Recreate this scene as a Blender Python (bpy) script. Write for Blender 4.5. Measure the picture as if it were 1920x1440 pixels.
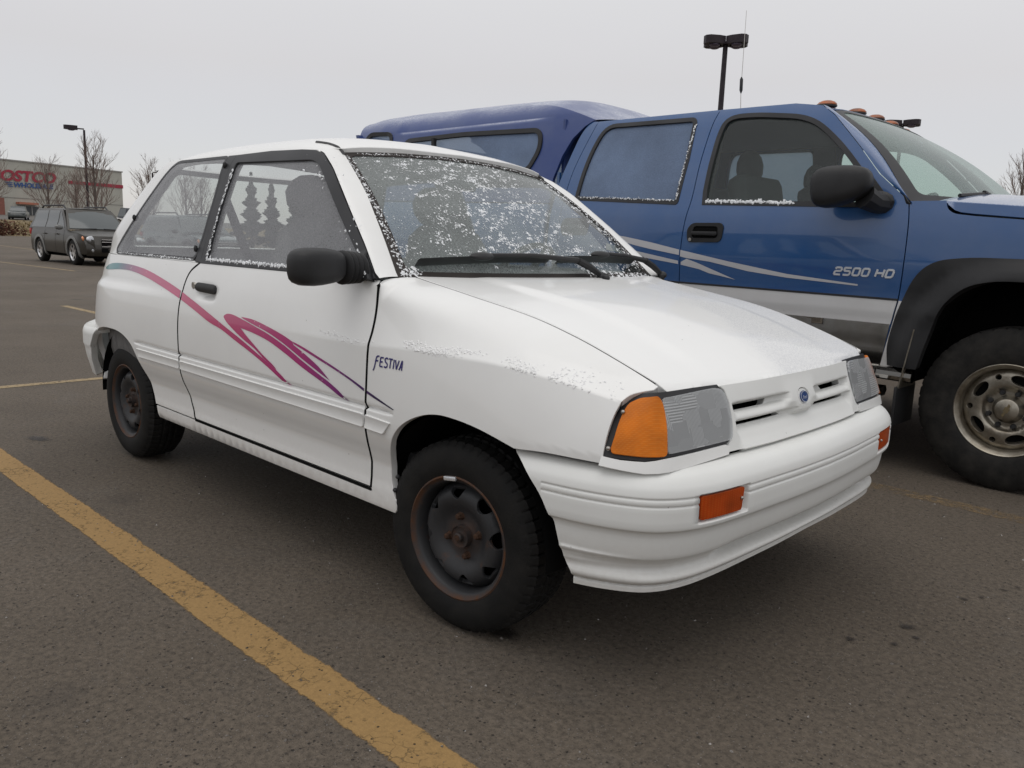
import bpy, bmesh, math, random
import numpy as np
from mathutils import Vector, Matrix
from mathutils.geometry import delaunay_2d_cdt
R = math.radians
scene = bpy.context.scene
for o in list(bpy.data.objects): bpy.data.objects.remove(o)
col = scene.collection

# ---------------------------------------------------------------- camera
cam_d = bpy.data.cameras.new('camera'); cam = bpy.data.objects.new('camera', cam_d); col.objects.link(cam)
_yaw, _pit, _rol = R(133.61), R(-9.987), R(2.163)
_fw = Vector((math.cos(_yaw)*math.cos(_pit), math.sin(_yaw)*math.cos(_pit), math.sin(_pit)))
_r = _fw.cross(Vector((0, 0, 1))).normalized(); _u = _r.cross(_fw)
_r2 = math.cos(_rol)*_r + math.sin(_rol)*_u; _u2 = -math.sin(_rol)*_r + math.cos(_rol)*_u
cam.matrix_world = Matrix(((_r2.x, _u2.x, -_fw.x, 1.5123), (_r2.y, _u2.y, -_fw.y, -2.1363), (_r2.z, _u2.z, -_fw.z, 1.0606), (0, 0, 0, 1)))
cam_d.sensor_width = 36; cam_d.lens = 28.04; cam_d.clip_start = .05; cam_d.clip_end = 2000
scene.camera = cam

# ---------------------------------------------------------------- sky and sun (overcast)
SUN_EL, SUN_AZ = R(78), R(-62)            # direction TO the sun, measured from +x towards +y
world = bpy.data.worlds.new('World'); scene.world = world; world.use_nodes = True
wn = world.node_tree; wn.nodes.clear()
def _w(t, **k):
    n = wn.nodes.new(t)
    for a, b in k.items(): setattr(n, a, b)
    return n
sky = _w('ShaderNodeTexSky', sky_type='NISHITA', sun_disc=False, sun_elevation=SUN_EL, sun_rotation=math.pi/2 - SUN_AZ)
bg1 = _w('ShaderNodeBackground'); bg1.inputs[1].default_value = .05
bg2 = _w('ShaderNodeBackground'); bg2.inputs[1].default_value = 1.0
tc = _w('ShaderNodeTexCoord'); sx = _w('ShaderNodeSeparateXYZ'); rp = _w('ShaderNodeValToRGB')
nz = _w('ShaderNodeTexNoise'); nz.inputs['Scale'].default_value = 1.6; nz.inputs['Detail'].default_value = 3
mp = _w('ShaderNodeMapping'); mp.inputs['Scale'].default_value = (1, 1, 3)
mr = _w('ShaderNodeMapRange'); mr.inputs['To Min'].default_value = .95; mr.inputs['To Max'].default_value = 1.07
mx = _w('ShaderNodeMixRGB', blend_type='MULTIPLY'); mx.inputs[0].default_value = 1
ash = _w('ShaderNodeAddShader'); wo = _w('ShaderNodeOutputWorld')
e = rp.color_ramp.elements
e[0].position = .0; e[0].color = (.450, .425, .455, 1)
e[1].position = .28; e[1].color = (.610, .562, .500, 1)
for p_, c_ in ((.06, (.460, .422, .425, 1)), (.19, (.540, .477, .420, 1)), (.55, (.70, .67, .61, 1)), (1.0, (.92, .89, .83, 1))):
    q_ = e.new(p_); q_.color = c_
for a, b in ((tc.outputs['Generated'], sx.inputs[0]), (sx.outputs[2], rp.inputs[0]), (tc.outputs['Generated'], mp.inputs[0]), (mp.outputs[0], nz.inputs['Vector']),
             (nz.outputs[0], mr.inputs['Value']), (rp.outputs[0], mx.inputs[1]), (mr.outputs[0], mx.inputs[2]), (mx.outputs[0], bg2.inputs[0]),
             (sky.outputs[0], bg1.inputs[0]), (bg1.outputs[0], ash.inputs[0]), (bg2.outputs[0], ash.inputs[1]), (ash.outputs[0], wo.inputs[0])):
    wn.links.new(a, b)
sun_d = bpy.data.lights.new('sun', 'SUN'); sun_d.energy = .65; sun_d.angle = R(60); sun_d.color = (1, .97, .93)
sun = bpy.data.objects.new('sun', sun_d); col.objects.link(sun)
_sd = Vector((math.cos(SUN_AZ)*math.cos(SUN_EL), math.sin(SUN_AZ)*math.cos(SUN_EL), math.sin(SUN_EL)))
sun.rotation_euler = _sd.to_track_quat('Z', 'Y').to_euler()
scene.view_settings.view_transform = 'Standard'; scene.view_settings.look = 'None'
scene.view_settings.exposure = 0; scene.view_settings.gamma = 1; scene.view_settings.use_curve_mapping = False
scene.render.engine = 'CYCLES'
scene.cycles.max_bounces = 8; scene.cycles.transparent_max_bounces = 16
# ---------------------------------------------------------------- curves and surfaces (plain numpy)
def pchip(xs, ys):
    xs = np.asarray(xs, float); ys = np.asarray(ys, float)
    h = np.diff(xs); d = np.diff(ys) / h
    m = np.zeros_like(ys)
    for i in range(1, len(xs) - 1):
        if d[i-1] * d[i] > 0:
            w1 = 2*h[i] + h[i-1]; w2 = h[i] + 2*h[i-1]
            m[i] = (w1 + w2) / (w1/d[i-1] + w2/d[i])
    m[0] = d[0]; m[-1] = d[-1]
    def f(x):
        x = np.asarray(x, float)
        i = np.clip(np.searchsorted(xs, x) - 1, 0, len(h) - 1)
        t = (x - xs[i]) / h[i]
        tc = np.clip(t, 0, 1)
        h00 = 2*tc**3 - 3*tc**2 + 1; h10 = tc**3 - 2*tc**2 + tc
        h01 = -2*tc**3 + 3*tc**2; h11 = tc**3 - tc**2
        y = h00*ys[i] + h10*h[i]*m[i] + h01*ys[i+1] + h11*h[i]*m[i+1]
        return y + np.where(t < 0, t*h[i]*m[i], 0) + np.where(t > 1, (t-1)*h[i]*m[i+1], 0)
    return f
def sstep(a, b, x):
    t = np.clip((np.asarray(x, float) - a) / (b - a), 0, 1)
    return t*t*(3 - 2*t)
def gau(x, c, w): return np.exp(-((x - c) / w)**2)

# ---- white hatchback: x forward from the front axle, y to its left, z up. Right side is y < 0.
_pd = pchip([.20,.255,.275,.285,.30,.335,.37,.41,.44,.48,.515,.56,.60,.68,.76,.84,.90,.95,1.0],
            [.700,.740,.768,.775,.777,.775,.769,.767,.774,.788,.797,.800,.799,.794,.785,.770,.752,.733,.71])
_zh = pchip([-.60,-.417,-.285,-.081,.121,.266,.408,.471,.509,.54], [.965,.958,.939,.907,.874,.838,.792,.769,.754,.738])
_zc = pchip([-.7,-.38,-.1,.1,.3,.42,.50,.56], [.758,.760,.770,.770,.755,.734,.715,.70])
_yc = pchip([-.7,-.38,-.1,.1,.3,.42,.50,.56], [.790,.787,.781,.770,.744,.714,.680,.64])
_ys = pchip([-.7,-.38,-.1,.1,.3,.42,.50,.56], [.735,.728,.698,.668,.640,.622,.606,.59])
_pp = pchip([-.7,-.38,-.1,.1,.3,.42,.50,.56], [14,12,7,4.5,3,2.2,1.6,1.5])
_y6 = pchip([-.7,-.1,.1,.25,.36,.42,.474,.50,.56,.62], [.799,.799,.796,.788,.773,.760,.741,.728,.680,.58])
def side_y(x, z):
    x = np.asarray(x, float); z = np.asarray(z, float)
    d = _pd(z)
    rub = -.007*gau(z, .5815, .0045) - .004*sstep(.575, .5815, z)*(1 - sstep(.5815, .60, z))
    rub = rub * sstep(-2.02, -1.96, x) * (1 - sstep(-.25, -.21, x))
    # rear shoulder: a crease at z .80 that fades into the door
    wr = sstep(-1.45, -2.25, -(-x)) if False else 1 - sstep(-2.25, -1.45, x)
    rear = .017*sstep(.79, .835, z) * wr
    back = .60*np.clip(-2.25 - x, 0, None)**2.5
    back = np.where(x < -2.62, back + 6*np.clip(-2.62 - x, 0, None)**2, back)
    d = d + rub - rear - back
    # front fender section
    y6 = _y6(x); zc = _zc(x); yc = _yc(x)
    low = np.where(z < .6, d - (.799 - y6), 0)
    s = np.clip((z - .6)/(zc - .6), 0, 1)
    mid = y6 + (yc - y6)*(.55*s + .45*s*s)
    zh = _zh(x); q = np.clip((z - zc)/(zh - zc), 0, 1.04)
    # a soft concave step just above the crease where the snow lies
    up = yc + (_ys(x) - yc)*q + (.605 - _ys(x))*np.minimum(q, 1)**np.where(x < -.34, 12 + np.clip(-.34 - x, 0, .2)*600, _pp(x))
    fr = np.where(z < .6, low, np.where(z < zc, mid, up))
    w = sstep(-1.0, -.34, x)
    return d*(1 - w) + fr*w
def S_side(u, v): return np.stack([u, -side_y(u, v), v], -1)
_gh = pchip([.90,.95,1.05,1.15,1.25,1.32,1.36,1.40], [.748,.730,.697,.661,.620,.588,.562,.525])
def gh_y(x, z):
    back = .55*np.clip(-1.95 - x - .55*(1.36 - z), 0, None)**2
    front = .0*x
    return _gh(z) - back
def S_gh(u, v): return np.stack([u, -gh_y(u, v), v], -1)

# front band (lamps, grille): u runs from the centre (0) round the corner (+-.8), v = z
_ua = [0,.2,.376,.5,.6,.653,.714,.792,.90]
_bx = pchip(_ua, [.612,.609,.600,.593,.585,.577,.540,.474,.38]); _by = pchip(_ua, [0,.2,.376,.5,.6,.652,.700,.741,.775])
_tx = pchip(_ua, [.570,.567,.555,.546,.540,.532,.515,.488,.45]); _ty = pchip(_ua, [0,.2,.376,.49,.575,.615,.634,.647,.655])
def S_front(u, v):
    a = np.abs(u); s = np.sign(u); t = (v - .6)/.135
    te = np.clip(t, 0, 1)
    lean = t*.75 + .25*t*t
    x = _bx(a) + (_tx(a) - _bx(a))*lean; y = _by(a) + (_ty(a) - _by(a))*lean
    return np.stack([x, s*y, v + 0*a], -1)

# bumper: u along the plan path, v along the profile
_pb = np.array([(.690,0),(.686,.158),(.678,.30),(.668,.447),(.655,.55),(.630,.635),(.585,.702),(.50,.752),(.40,.782),(.30,.797),(.20,.803)])
_ub = np.concatenate([[0], np.cumsum(np.hypot(*np.diff(_pb, axis=0).T))])
_pbx = pchip(_ub, _pb[:,0]); _pby = pchip(_ub, _pb[:,1])
BU = _ub
_bpro = [(-.085,.572),(-.050,.574),(-.028,.566),(-.012,.550),(-.003,.533),(0,.515),(0,.495),(.000,.465),(-.001,.452),(-.003,.444),(-.012,.437),(-.017,.425),(-.019,.405),(-.022,.385),
         (-.026,.370),(-.040,.358),(-.052,.345),(-.055,.333),(-.050,.322),(-.043,.312),(-.039,.302),(-.040,.290),(-.048,.281),(-.054,.277),(-.050,.275),(-.049,.268),(-.049,.256)]
_bl = np.array(_bpro); _bv = np.concatenate([[0], np.cumsum(np.hypot(*np.diff(_bl, axis=0).T))])
_bd = pchip(_bv, _bl[:,0]); _bz = pchip(_bv, _bl[:,1]); BV = _bv
def bump_v(z): return np.interp(-z, -_bl[1:,1], _bv[1:])
def S_bump(u, v):
    a = np.abs(u); s = np.sign(u)
    x = _pbx(a); y = _pby(a)
    e = 1e-3; tx = _pbx(a + e) - _pbx(a - e); ty = _pby(a + e) - _pby(a - e)
    L = np.hypot(tx, ty); nx, ny = ty/L, -tx/L
    z = _bz(v); d = _bd(v)
    # lower recess fades out on the flanks, is deepest across the front
    rec = sstep(.365, .345, z) if False else 1 - sstep(.350, .375, z)
    side = sstep(.70, .95, a)
    d = d + side*np.where(z < .372, .018*gau(z, .340, .022), 0)
    d = d + .006*side*np.clip((.45 - z)/.15, 0, 1)
    cen = 1 - sstep(.40, .50, a)
    d = d - .022*cen*gau(z, .345, .018)
    z = z + (.020 + .026*(1 - np.clip(a/.9, 0, 1)))*np.clip((.345 - z)/.085, 0, 1)
    # twin pinstripe grooves
    g = (1 - sstep(.985, .99, a))*np.where((a > .425) & (a < .60), 0, 1)
    d = d - .0035*(gau(z, .517, .0026) + gau(z, .500, .0026))*g
    # marker lamp recess
    mr = (1 - sstep(.598, .603, a))*sstep(.418, .428, a)*(1 - sstep(.520, .524, z))*sstep(.4535, .459, z)
    d = d - .016*mr
    return np.stack([x + nx*d, s*(y + ny*d), z + 0*a], -1)

# hood: u = x-like (0 rear .. 1 front), v = y
_zhood = lambda x: _zh(x)
def hood_xr(y): return -.405 + .06*(1 - (np.abs(y)/.62)**2)
def hood_xf(y): return np.interp(np.abs(y), [0,.2,.376,.49,.575,.60,.63], [.562,.559,.548,.540,.533,.523,.505])
def S_hood(u, v):
    xr = hood_xr(v); xf = hood_xf(v)
    x = xr + (xf - xr)*u
    z = _zh(x) + .012*(1 - (v/.62)**2)*np.sin(np.pi*np.clip(u, 0, 1))**.7
    z = z + .004*(1 - (np.abs(v)/.62)**2)
    # faint raised centre with a soft shoulder each side
    z = z + .006*(1 - sstep(.34, .42, np.abs(v)))*sstep(.0, .12, u)*(1 - sstep(.8, 1.0, u))
    z = z - .014*sstep(.975, 1.0, u)**2
    return np.stack([x, v + 0*u, z], -1)

# windscreen: u across -1..1 (right = -1), v 0 bottom .. 1 top
def S_ws(u, v):
    y0, y1 = .640, .497
    xb = -.385 + .085*(1 - u*u); xt = -.888 + .055*(1 - u*u)
    zb = .955 - .004*(1-u*u); zt = 1.343 + .024*(1 - u*u)
    bow = .022*np.sin(np.pi*np.clip(v, 0, 1))
    x = xb + (xt - xb)*v + bow*.6; z = zb + (zt - zb)*v + bow*.8
    y = u*(y0 + (y1 - y0)*v)
    return np.stack([x, y, z], -1)
# roof: u = x, v = y
_rz = pchip([-2.40,-2.25,-2.10,-1.9,-1.6,-1.3,-1.1,-.95,-.83,-.70], [1.395,1.425,1.444,1.456,1.461,1.457,1.444,1.420,1.386,1.335])
_ry = pchip([0,.25,.40,.48,.53,.556,.575], [0,.012,.032,.052,.072,.092,.118])
def S_roof(u, v):
    a = np.abs(v); k = pchip([-2.4,-1.6,-.9,-.7],[1,1,.72,.4])(u)
    return np.stack([u + 0*v, v + 0*u, _rz(u) - _ry(a)*k - 0*u], -1)
# blue pickup (right side nearest, y grows away from us)
_ty_ = pchip([.40,.50,.62,.75,.80,.865,.95,1.05,1.15,1.25,1.31,1.36,1.5,1.7,1.84,1.90,1.94],
             [2.075,2.055,2.045,2.042,2.036,2.036,2.028,2.020,2.022,2.032,2.046,2.060,2.100,2.170,2.225,2.262,2.32])
def truck_y(x, z):
    return _ty_(z) + .55*np.clip(x - 1.25, 0, None)**2
def S_truck(u, v): return np.stack([u, truck_y(u, v), v], -1)
# ---------------------------------------------------------------- object helpers
def link(o, parent=None):
    col.objects.link(o)
    if parent is not None: o.parent = parent
    return o
def tag(o, label=None, cat=None, group=None, kind=None):
    for k, v in (('label', label), ('category', cat), ('group', group), ('kind', kind)):
        if v: o[k] = v
    return o
def empty(name, loc=(0, 0, 0), rz=0.0, ry=0.0, label=None, cat=None, group=None):
    o = bpy.data.objects.new(name, None); o.empty_display_size = .2
    o.location = loc; o.rotation_euler = (0, ry, rz); link(o); return tag(o, label, cat, group)
def obj(name, V, F, m, parent=None, N=None, smooth=True, ang=None, idx=None):
    me = bpy.data.meshes.new(name)
    me.from_pydata([tuple(map(float, v)) for v in V], [], [tuple(map(int, f)) for f in F]); 
    for mm in (m if isinstance(m, (list, tuple)) else [m]): me.materials.append(mm)
    if idx is not None: me.polygons.foreach_set('material_index', list(idx))
    me.polygons.foreach_set('use_smooth', [bool(smooth)]*len(me.polygons))
    me.update()
    if ang is not None: me.set_sharp_from_angle(angle=R(ang))
    if N is not None:
        N = np.asarray(N, float); N = N/np.maximum(np.linalg.norm(N, axis=1, keepdims=True), 1e-9)
        me.normals_split_custom_set_from_vertices([tuple(n) for n in N])
    return link(bpy.data.objects.new(name, me), parent)
def copy_obj(o, parent=None, mirror=None):
    c = o.copy(); col.objects.link(c); c.parent = parent
    return c
def copy_tree(o, parent=None):
    c = copy_obj(o, parent)
    for ch in list(o.children): copy_tree(ch, c)
    return c
class MB:
    """collects simple solids that belong to one part"""
    def __init__(s): s.V = []; s.F = []; s.I = []; s.mi = 0
    def add(s, V, F):
        b = len(s.V); s.V += [tuple(map(float, v)) for v in V]; s.F += [tuple(int(i) + b for i in f) for f in F]; s.I += [s.mi]*len(F); return s
    def box(s, c, d, rz=0, bev=0, M=None):
        bm = bmesh.new(); bmesh.ops.create_cube(bm, size=1)
        bmesh.ops.scale(bm, vec=d, verts=bm.verts)
        if bev: bmesh.ops.bevel(bm, geom=list(bm.edges), offset=bev, segments=2, affect='EDGES', profile=.5)
        bm.transform(M if M is not None else Matrix.Translation(c) @ Matrix.Rotation(rz, 4, 'Z'))
        return s.bm(bm)
    def bm(s, bm):
        bm.verts.index_update()
        s.add([v.co[:] for v in bm.verts], [[v.index for v in f.verts] for f in bm.faces]); bm.free(); return s
    def tube(s, pts, r, n=8, cap=True):
        pts = [Vector(p) for p in pts]; rr = r if isinstance(r, (list, tuple)) else [r]*len(pts)
        V = []; up = None
        for i, p in enumerate(pts):
            t = (pts[min(i+1, len(pts)-1)] - pts[max(i-1, 0)]).normalized()
            if up is None: up = t.orthogonal().normalized()
            up = (up - t*up.dot(t)); up = up.normalized() if up.length > 1e-6 else t.orthogonal().normalized()
            w = t.cross(up)
            V += [p + rr[i]*(math.cos(a)*up + math.sin(a)*w) for a in [2*math.pi*k/n for k in range(n)]]
        F = [(i*n+k, i*n+(k+1) % n, (i+1)*n+(k+1) % n, (i+1)*n+k) for i in range(len(pts)-1) for k in range(n)]
        if cap: F += [tuple(range(n))[::-1], tuple(range((len(pts)-1)*n, len(pts)*n))]
        return s.add(V, F)
    def ball(s, c, r, seg=10, M=None):
        bm = bmesh.new(); bmesh.ops.create_uvsphere(bm, u_segments=seg, v_segments=max(4, seg//2), radius=1)
        d = r if isinstance(r, (tuple, list)) else (r, r, r)
        bm.transform((Matrix.Translation(c) if M is None else M) @ Matrix.Diagonal((*d, 1))); return s.bm(bm)
    def prism(s, poly, a, b, ax=1):
        """poly in the two other axes, extruded along ax from a to b"""
        n = len(poly); V = []
        for k in (a, b):
            for p in poly: q = list(p); q.insert(ax, k); V.append(q)
        F = [(i, (i+1) % n, n+(i+1) % n, n+i) for i in range(n)]
        return s.add(V, F + [tuple(range(n))[::-1], tuple(range(n, 2*n))])
    def build(s, name, m, parent=None, smooth=True, ang=35): return obj(name, s.V, s.F, m, parent, smooth=smooth, ang=ang, idx=s.I if isinstance(m, (list, tuple)) else None)

# ---- polygons
def spl(pts, n=6, closed=False):
    P = np.asarray(pts, float); m = len(P)
    if m < 3: return [tuple(p) for p in P]
    g = lambda i: P[i % m] if closed else (P[i] if 0 <= i < m else (2*P[0]-P[1] if i < 0 else 2*P[-1]-P[-2]))
    out = []
    for i in range(m if closed else m-1):
        p0, p1, p2, p3 = g(i-1), g(i), g(i+1), g(i+2)
        d1 = max(np.linalg.norm(p1-p0), 1e-6)**.5; d2 = max(np.linalg.norm(p2-p1), 1e-6)**.5; d3 = max(np.linalg.norm(p3-p2), 1e-6)**.5
        m1 = d2*((p1-p0)/d1/d1*0 + ((p1-p0)/d1 - (p2-p0)/(d1+d2) + (p2-p1)/d2)); m2 = d2*((p2-p1)/d2 - (p3-p1)/(d2+d3) + (p3-p2)/d3)
        for k in range(n):
            t = k/n; a = 2*t**3-3*t*t+1; b = t**3-2*t*t+t; c = -2*t**3+3*t*t; e = t**3-t*t
            out.append(tuple(a*p1 + b*m1 + c*p2 + e*m2))
    if not closed: out.append(tuple(P[-1]))
    return out
def rc(poly, r, n=5):
    """round the corners of a polygon; r is one radius or one per corner"""
    P = np.asarray(poly, float); m = len(P); out = []
    rr = r if isinstance(r, (list, tuple)) else [r]*m
    for i in range(m):
        p, a, b = P[i], P[i-1], P[(i+1) % m]
        if rr[i] <= 0: out.append(tuple(p)); continue
        la, lb = np.linalg.norm(a-p), np.linalg.norm(b-p); k = min(rr[i], .49*la, .49*lb)
        s, t = p + (a-p)/la*k, p + (b-p)/lb*k
        for j in range(n+1):
            u = j/n; out.append(tuple((1-u)**2*s + 2*u*(1-u)*p + u*u*t))
    return out
def area(P): P = np.asarray(P); return .5*np.sum(P[:,0]*np.roll(P[:,1], -1) - np.roll(P[:,0], -1)*P[:,1])
def inset(poly, d):
    P = np.asarray(poly, float)
    keep = np.linalg.norm(P - np.roll(P, 1, 0), axis=1) > 1e-5; P = P[keep]
    s = 1 if area(P) > 0 else -1
    e1 = P - np.roll(P, 1, 0); e2 = np.roll(P, -1, 0) - P
    e1 /= np.linalg.norm(e1, axis=1, keepdims=True); e2 /= np.linalg.norm(e2, axis=1, keepdims=True)
    n1 = np.stack([-e1[:,1], e1[:,0]], 1)*s; n2 = np.stack([-e2[:,1], e2[:,0]], 1)*s
    b = n1 + n2; L = np.linalg.norm(b, axis=1, keepdims=True); b = np.where(L > .3, b/np.maximum(L, .3), n1); c = np.maximum((b*n1).sum(1, keepdims=True), .45)
    return [tuple(p) for p in P + b/c*d]
def ell(cx, cy, a, b, n=32, ph=0): return [(cx + a*math.cos(2*math.pi*k/n + ph), cy + b*math.sin(2*math.pi*k/n + ph)) for k in range(n)]
def ribbon(pts, w, w2=None):
    P = np.asarray(pts, float); t = np.gradient(P, axis=0); t /= np.linalg.norm(t, axis=1, keepdims=True); n = np.stack([-t[:,1], t[:,0]], 1)
    ww = np.linspace(w, w if w2 is None else w2, len(P))[:,None]/2
    return [tuple(p) for p in P + n*ww] + [tuple(p) for p in (P - n*ww)[::-1]]
def inpoly(P, poly):
    x, y = P[:,0][:,None], P[:,1][:,None]; A = np.asarray(poly); B = np.roll(A, -1, 0)
    c = ((A[:,1] > y) != (B[:,1] > y)) & (x < (B[:,0]-A[:,0])*(y-A[:,1])/(B[:,1]-A[:,1]+1e-15) + A[:,0])
    return c.sum(1) % 2 == 1
def resamp(poly, h):
    out = []; P = np.asarray(poly, float)
    for i in range(len(P)):
        a, b = P[i], P[(i+1) % len(P)]; L = np.abs((b-a)/h).max(); n = max(1, int(math.ceil(L)))
        for k in range(n): out.append(tuple(a + (b-a)*k/n))
    out = np.array(out); keep = np.linalg.norm(out - np.roll(out, 1, 0), axis=1) > 2e-5
    return out[keep]
def snorm(S, u, v, sgn=1, e=8e-4):
    n = np.cross(S(u+e, v) - S(u-e, v), S(u, v+e) - S(u, v-e))*sgn
    return n/np.maximum(np.linalg.norm(n, axis=1, keepdims=True), 1e-12)
def sheet(name, S, outer, m, parent=None, holes=(), h=(.03, .03), rows=(), cols=(), sgn=1, off=0.0, thick=.012, mirror=None, scale=(1, 1), lip=True, ne=8e-4, back=False):
    """a panel of surface S cut to a polygon (with holes), with a folded edge; mirror: y of the mirror plane"""
    h = np.asarray(h, float); sc = np.asarray(scale, float)
    loops = [resamp(outer, h)] + [resamp(q, h*.7) for q in holes]
    for i, L in enumerate(loops):
        if (area(L) > 0) != (i == 0): loops[i] = L[::-1]
    lo, hi = loops[0].min(0), loops[0].max(0)
    us = np.unique(np.concatenate([np.arange(lo[0]+h[0]/2, hi[0], h[0]), [c for c in cols if lo[0] < c < hi[0]]]))
    vs = np.unique(np.concatenate([np.arange(lo[1]+h[1]/2, hi[1], h[1]), [c for c in rows if lo[1] < c < hi[1]]]))
    G = np.stack(np.meshgrid(us, vs, indexing='ij'), -1).reshape(-1, 2)
    if len(G):
        ok = inpoly(G, loops[0])
        for L in loops[1:]: ok &= ~inpoly(G, L)
        G = G[ok]
    for L in loops:                       # keep grid points a little away from the outline
        if not len(G): break
        A = L/h; B = np.roll(A, -1, 0); Q = G/h; d = np.full(len(Q), 9.0)
        for s in range(0, len(A), 64):
            a, b = A[s:s+64][None], B[s:s+64][None]; q = Q[:,None]
            t = np.clip(((q-a)*(b-a)).sum(-1)/np.maximum(((b-a)**2).sum(-1), 1e-12), 0, 1)
            d = np.minimum(d, np.linalg.norm(q - a - (b-a)*t[...,None], axis=-1).min(1))
        G = G[d > .28]
    pts = np.concatenate(loops + ([G] if len(G) else [])); E = []; b = 0
    for L in loops: E += [(b+i, b+(i+1) % len(L)) for i in range(len(L))]; b += len(L)
    P, _, T, ov, _, _ = delaunay_2d_cdt([Vector(p) for p in pts*sc], E, [], 0, 1e-7, True)
    P = np.array([p[:] for p in P])/sc; T = np.array(T)
    cen = P[T].mean(1); ok = inpoly(cen, loops[0])
    for L in loops[1:]: ok &= ~inpoly(cen, L)
    T = T[ok]; used = np.unique(T); mapn = -np.ones(len(P), int); mapn[used] = np.arange(len(used))
    remap = {}
    for new, olds in enumerate(ov):
        for o_ in olds: remap[o_] = mapn[new]
    P = P[used]; T = mapn[T]
    N = snorm(S, P[:,0], P[:,1], sgn, ne); X = S(P[:,0], P[:,1]) + off*N
    g = np.cross(X[T[:,1]]-X[T[:,0]], X[T[:,2]]-X[T[:,0]]); fl = (g*N[T[:,0]]).sum(1) < 0; T[fl] = T[fl][:, ::-1]
    V = [X]; NN = [N]; F = [tuple(t) for t in T]; b = 0; nv = len(X)
    if lip and thick:
        for L in loops:
            ids = np.array([remap.get(b+i, -1) for i in range(len(L))]); b += len(L); ids = ids[ids >= 0]
            if len(ids) < 3: continue
            n = N[ids]; x = X[ids]; t = np.roll(x, -1, 0) - np.roll(x, 1, 0); to = np.cross(t, n)
            to /= np.maximum(np.linalg.norm(to, axis=1, keepdims=True), 1e-9)
            # outward test against the triangle side: loops are CCW outside, CW holes in (u,v)
            c = P[ids]; tt = np.roll(c, -1, 0) - np.roll(c, 1, 0); o2 = np.stack([tt[:,1], -tt[:,0]], 1); o2 /= np.maximum(np.linalg.norm(o2, axis=1, keepdims=True), 1e-9)
            q = S(c[:,0]+o2[:,0]*1e-3, c[:,1]+o2[:,1]*1e-3) - S(c[:,0], c[:,1]); sg = np.sign((q*to).sum(1)); to *= np.where(sg == 0, 1, sg)[:,None]
            k = len(ids); w = min(.003, thick*.3)
            V += [x, x - n*w + to*w*.35, x - n*thick]; NN += [n, to, to]
            for i in range(k):
                j = (i+1) % k
                for a in (0, 1):
                    f = (nv+a*k+i, nv+a*k+j, nv+(a+1)*k+j, nv+(a+1)*k+i)
                    F.append(f)
            nv += 3*k
    V = np.concatenate(V); NN = np.concatenate(NN)
    F = [f for f in F]
    # consistent winding of the lip faces
    out = []
    for f in F:
        if len(f) == 4:
            a = np.cross(V[f[2]]-V[f[0]], V[f[3]]-V[f[1]])
            if a @ NN[f[2]] < 0: f = f[::-1]
        out.append(f)
    o = obj(name, V, out, m, parent, N=NN)
    if mirror is not None:
        V2 = V*[1, -1, 1] + [0, 2*mirror, 0]
        o2 = obj(name, V2, [f[::-1] for f in out], m, parent, N=NN*[1, -1, 1])
        return o, o2
    return o
def mirror_obj(o, y0=0.0, parent=None):
    """a mirrored copy with its own mesh"""
    me = o.data; V = np.array([v.co[:] for v in me.vertices]); V = V*[1, -1, 1] + [0, 2*y0, 0]
    F = [tuple(p.vertices)[::-1] for p in me.polygons]
    c = obj(o.name.split('.')[0], V, F, list(me.materials), parent if parent is not None else o.parent, smooth=True, ang=35, idx=[p.material_index for p in me.polygons])
    return c
def revolve(prof, n=48, axis='y', sgn=-1, cap=False):
    """prof: (r, depth) pairs; depth grows inward; the axis points outward along sgn*y"""
    V = []; F = []; m = len(prof)
    for k in range(n):
        a = 2*math.pi*k/n
        for r, d in prof: V.append((r*math.cos(a), -sgn*d, r*math.sin(a)))
    for k in range(n):
        for j in range(m-1): F.append((k*m+j, k*m+j+1, ((k+1) % n)*m+j+1, ((k+1) % n)*m+j))
    return V, F
def ruled(A, B, name, m, parent=None, bulge=.0, bd=(0, -1, 0), n=6, mirror=None, flip=False):
    """a skin between two equally long point lists, bulged along bd"""
    A = np.asarray(A, float); B = np.asarray(B, float); k = len(A); V = []
    bd = np.asarray(bd, float)
    for j in range(n+1):
        t = j/n; V.append(A*(1-t) + B*t + bd*bulge*4*t*(1-t))
    V = np.concatenate(V); F = [(j*k+i, j*k+i+1, (j+1)*k+i+1, (j+1)*k+i) for j in range(n) for i in range(k-1)]
    if flip: F = [f[::-1] for f in F]
    o = obj(name, V, F, m, parent)
    if mirror is not None: obj(name, V*[1, -1, 1] + [0, 2*mirror, 0], [f[::-1] for f in F], m, parent)
    return o
def resl(P, n):
    P = np.asarray(P, float); s = np.concatenate([[0], np.cumsum(np.linalg.norm(np.diff(P, axis=0), axis=1))]); t = np.linspace(0, s[-1], n)
    return np.stack([np.interp(t, s, P[:,i]) for i in range(P.shape[1])], -1)
def ptube(S, uv, r, off=0, sgn=1, n=6):
    uv = np.asarray(uv, float); return [tuple(p) for p in S(uv[:,0], uv[:,1]) + off*snorm(S, uv[:,0], uv[:,1], sgn)], r, n

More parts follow.
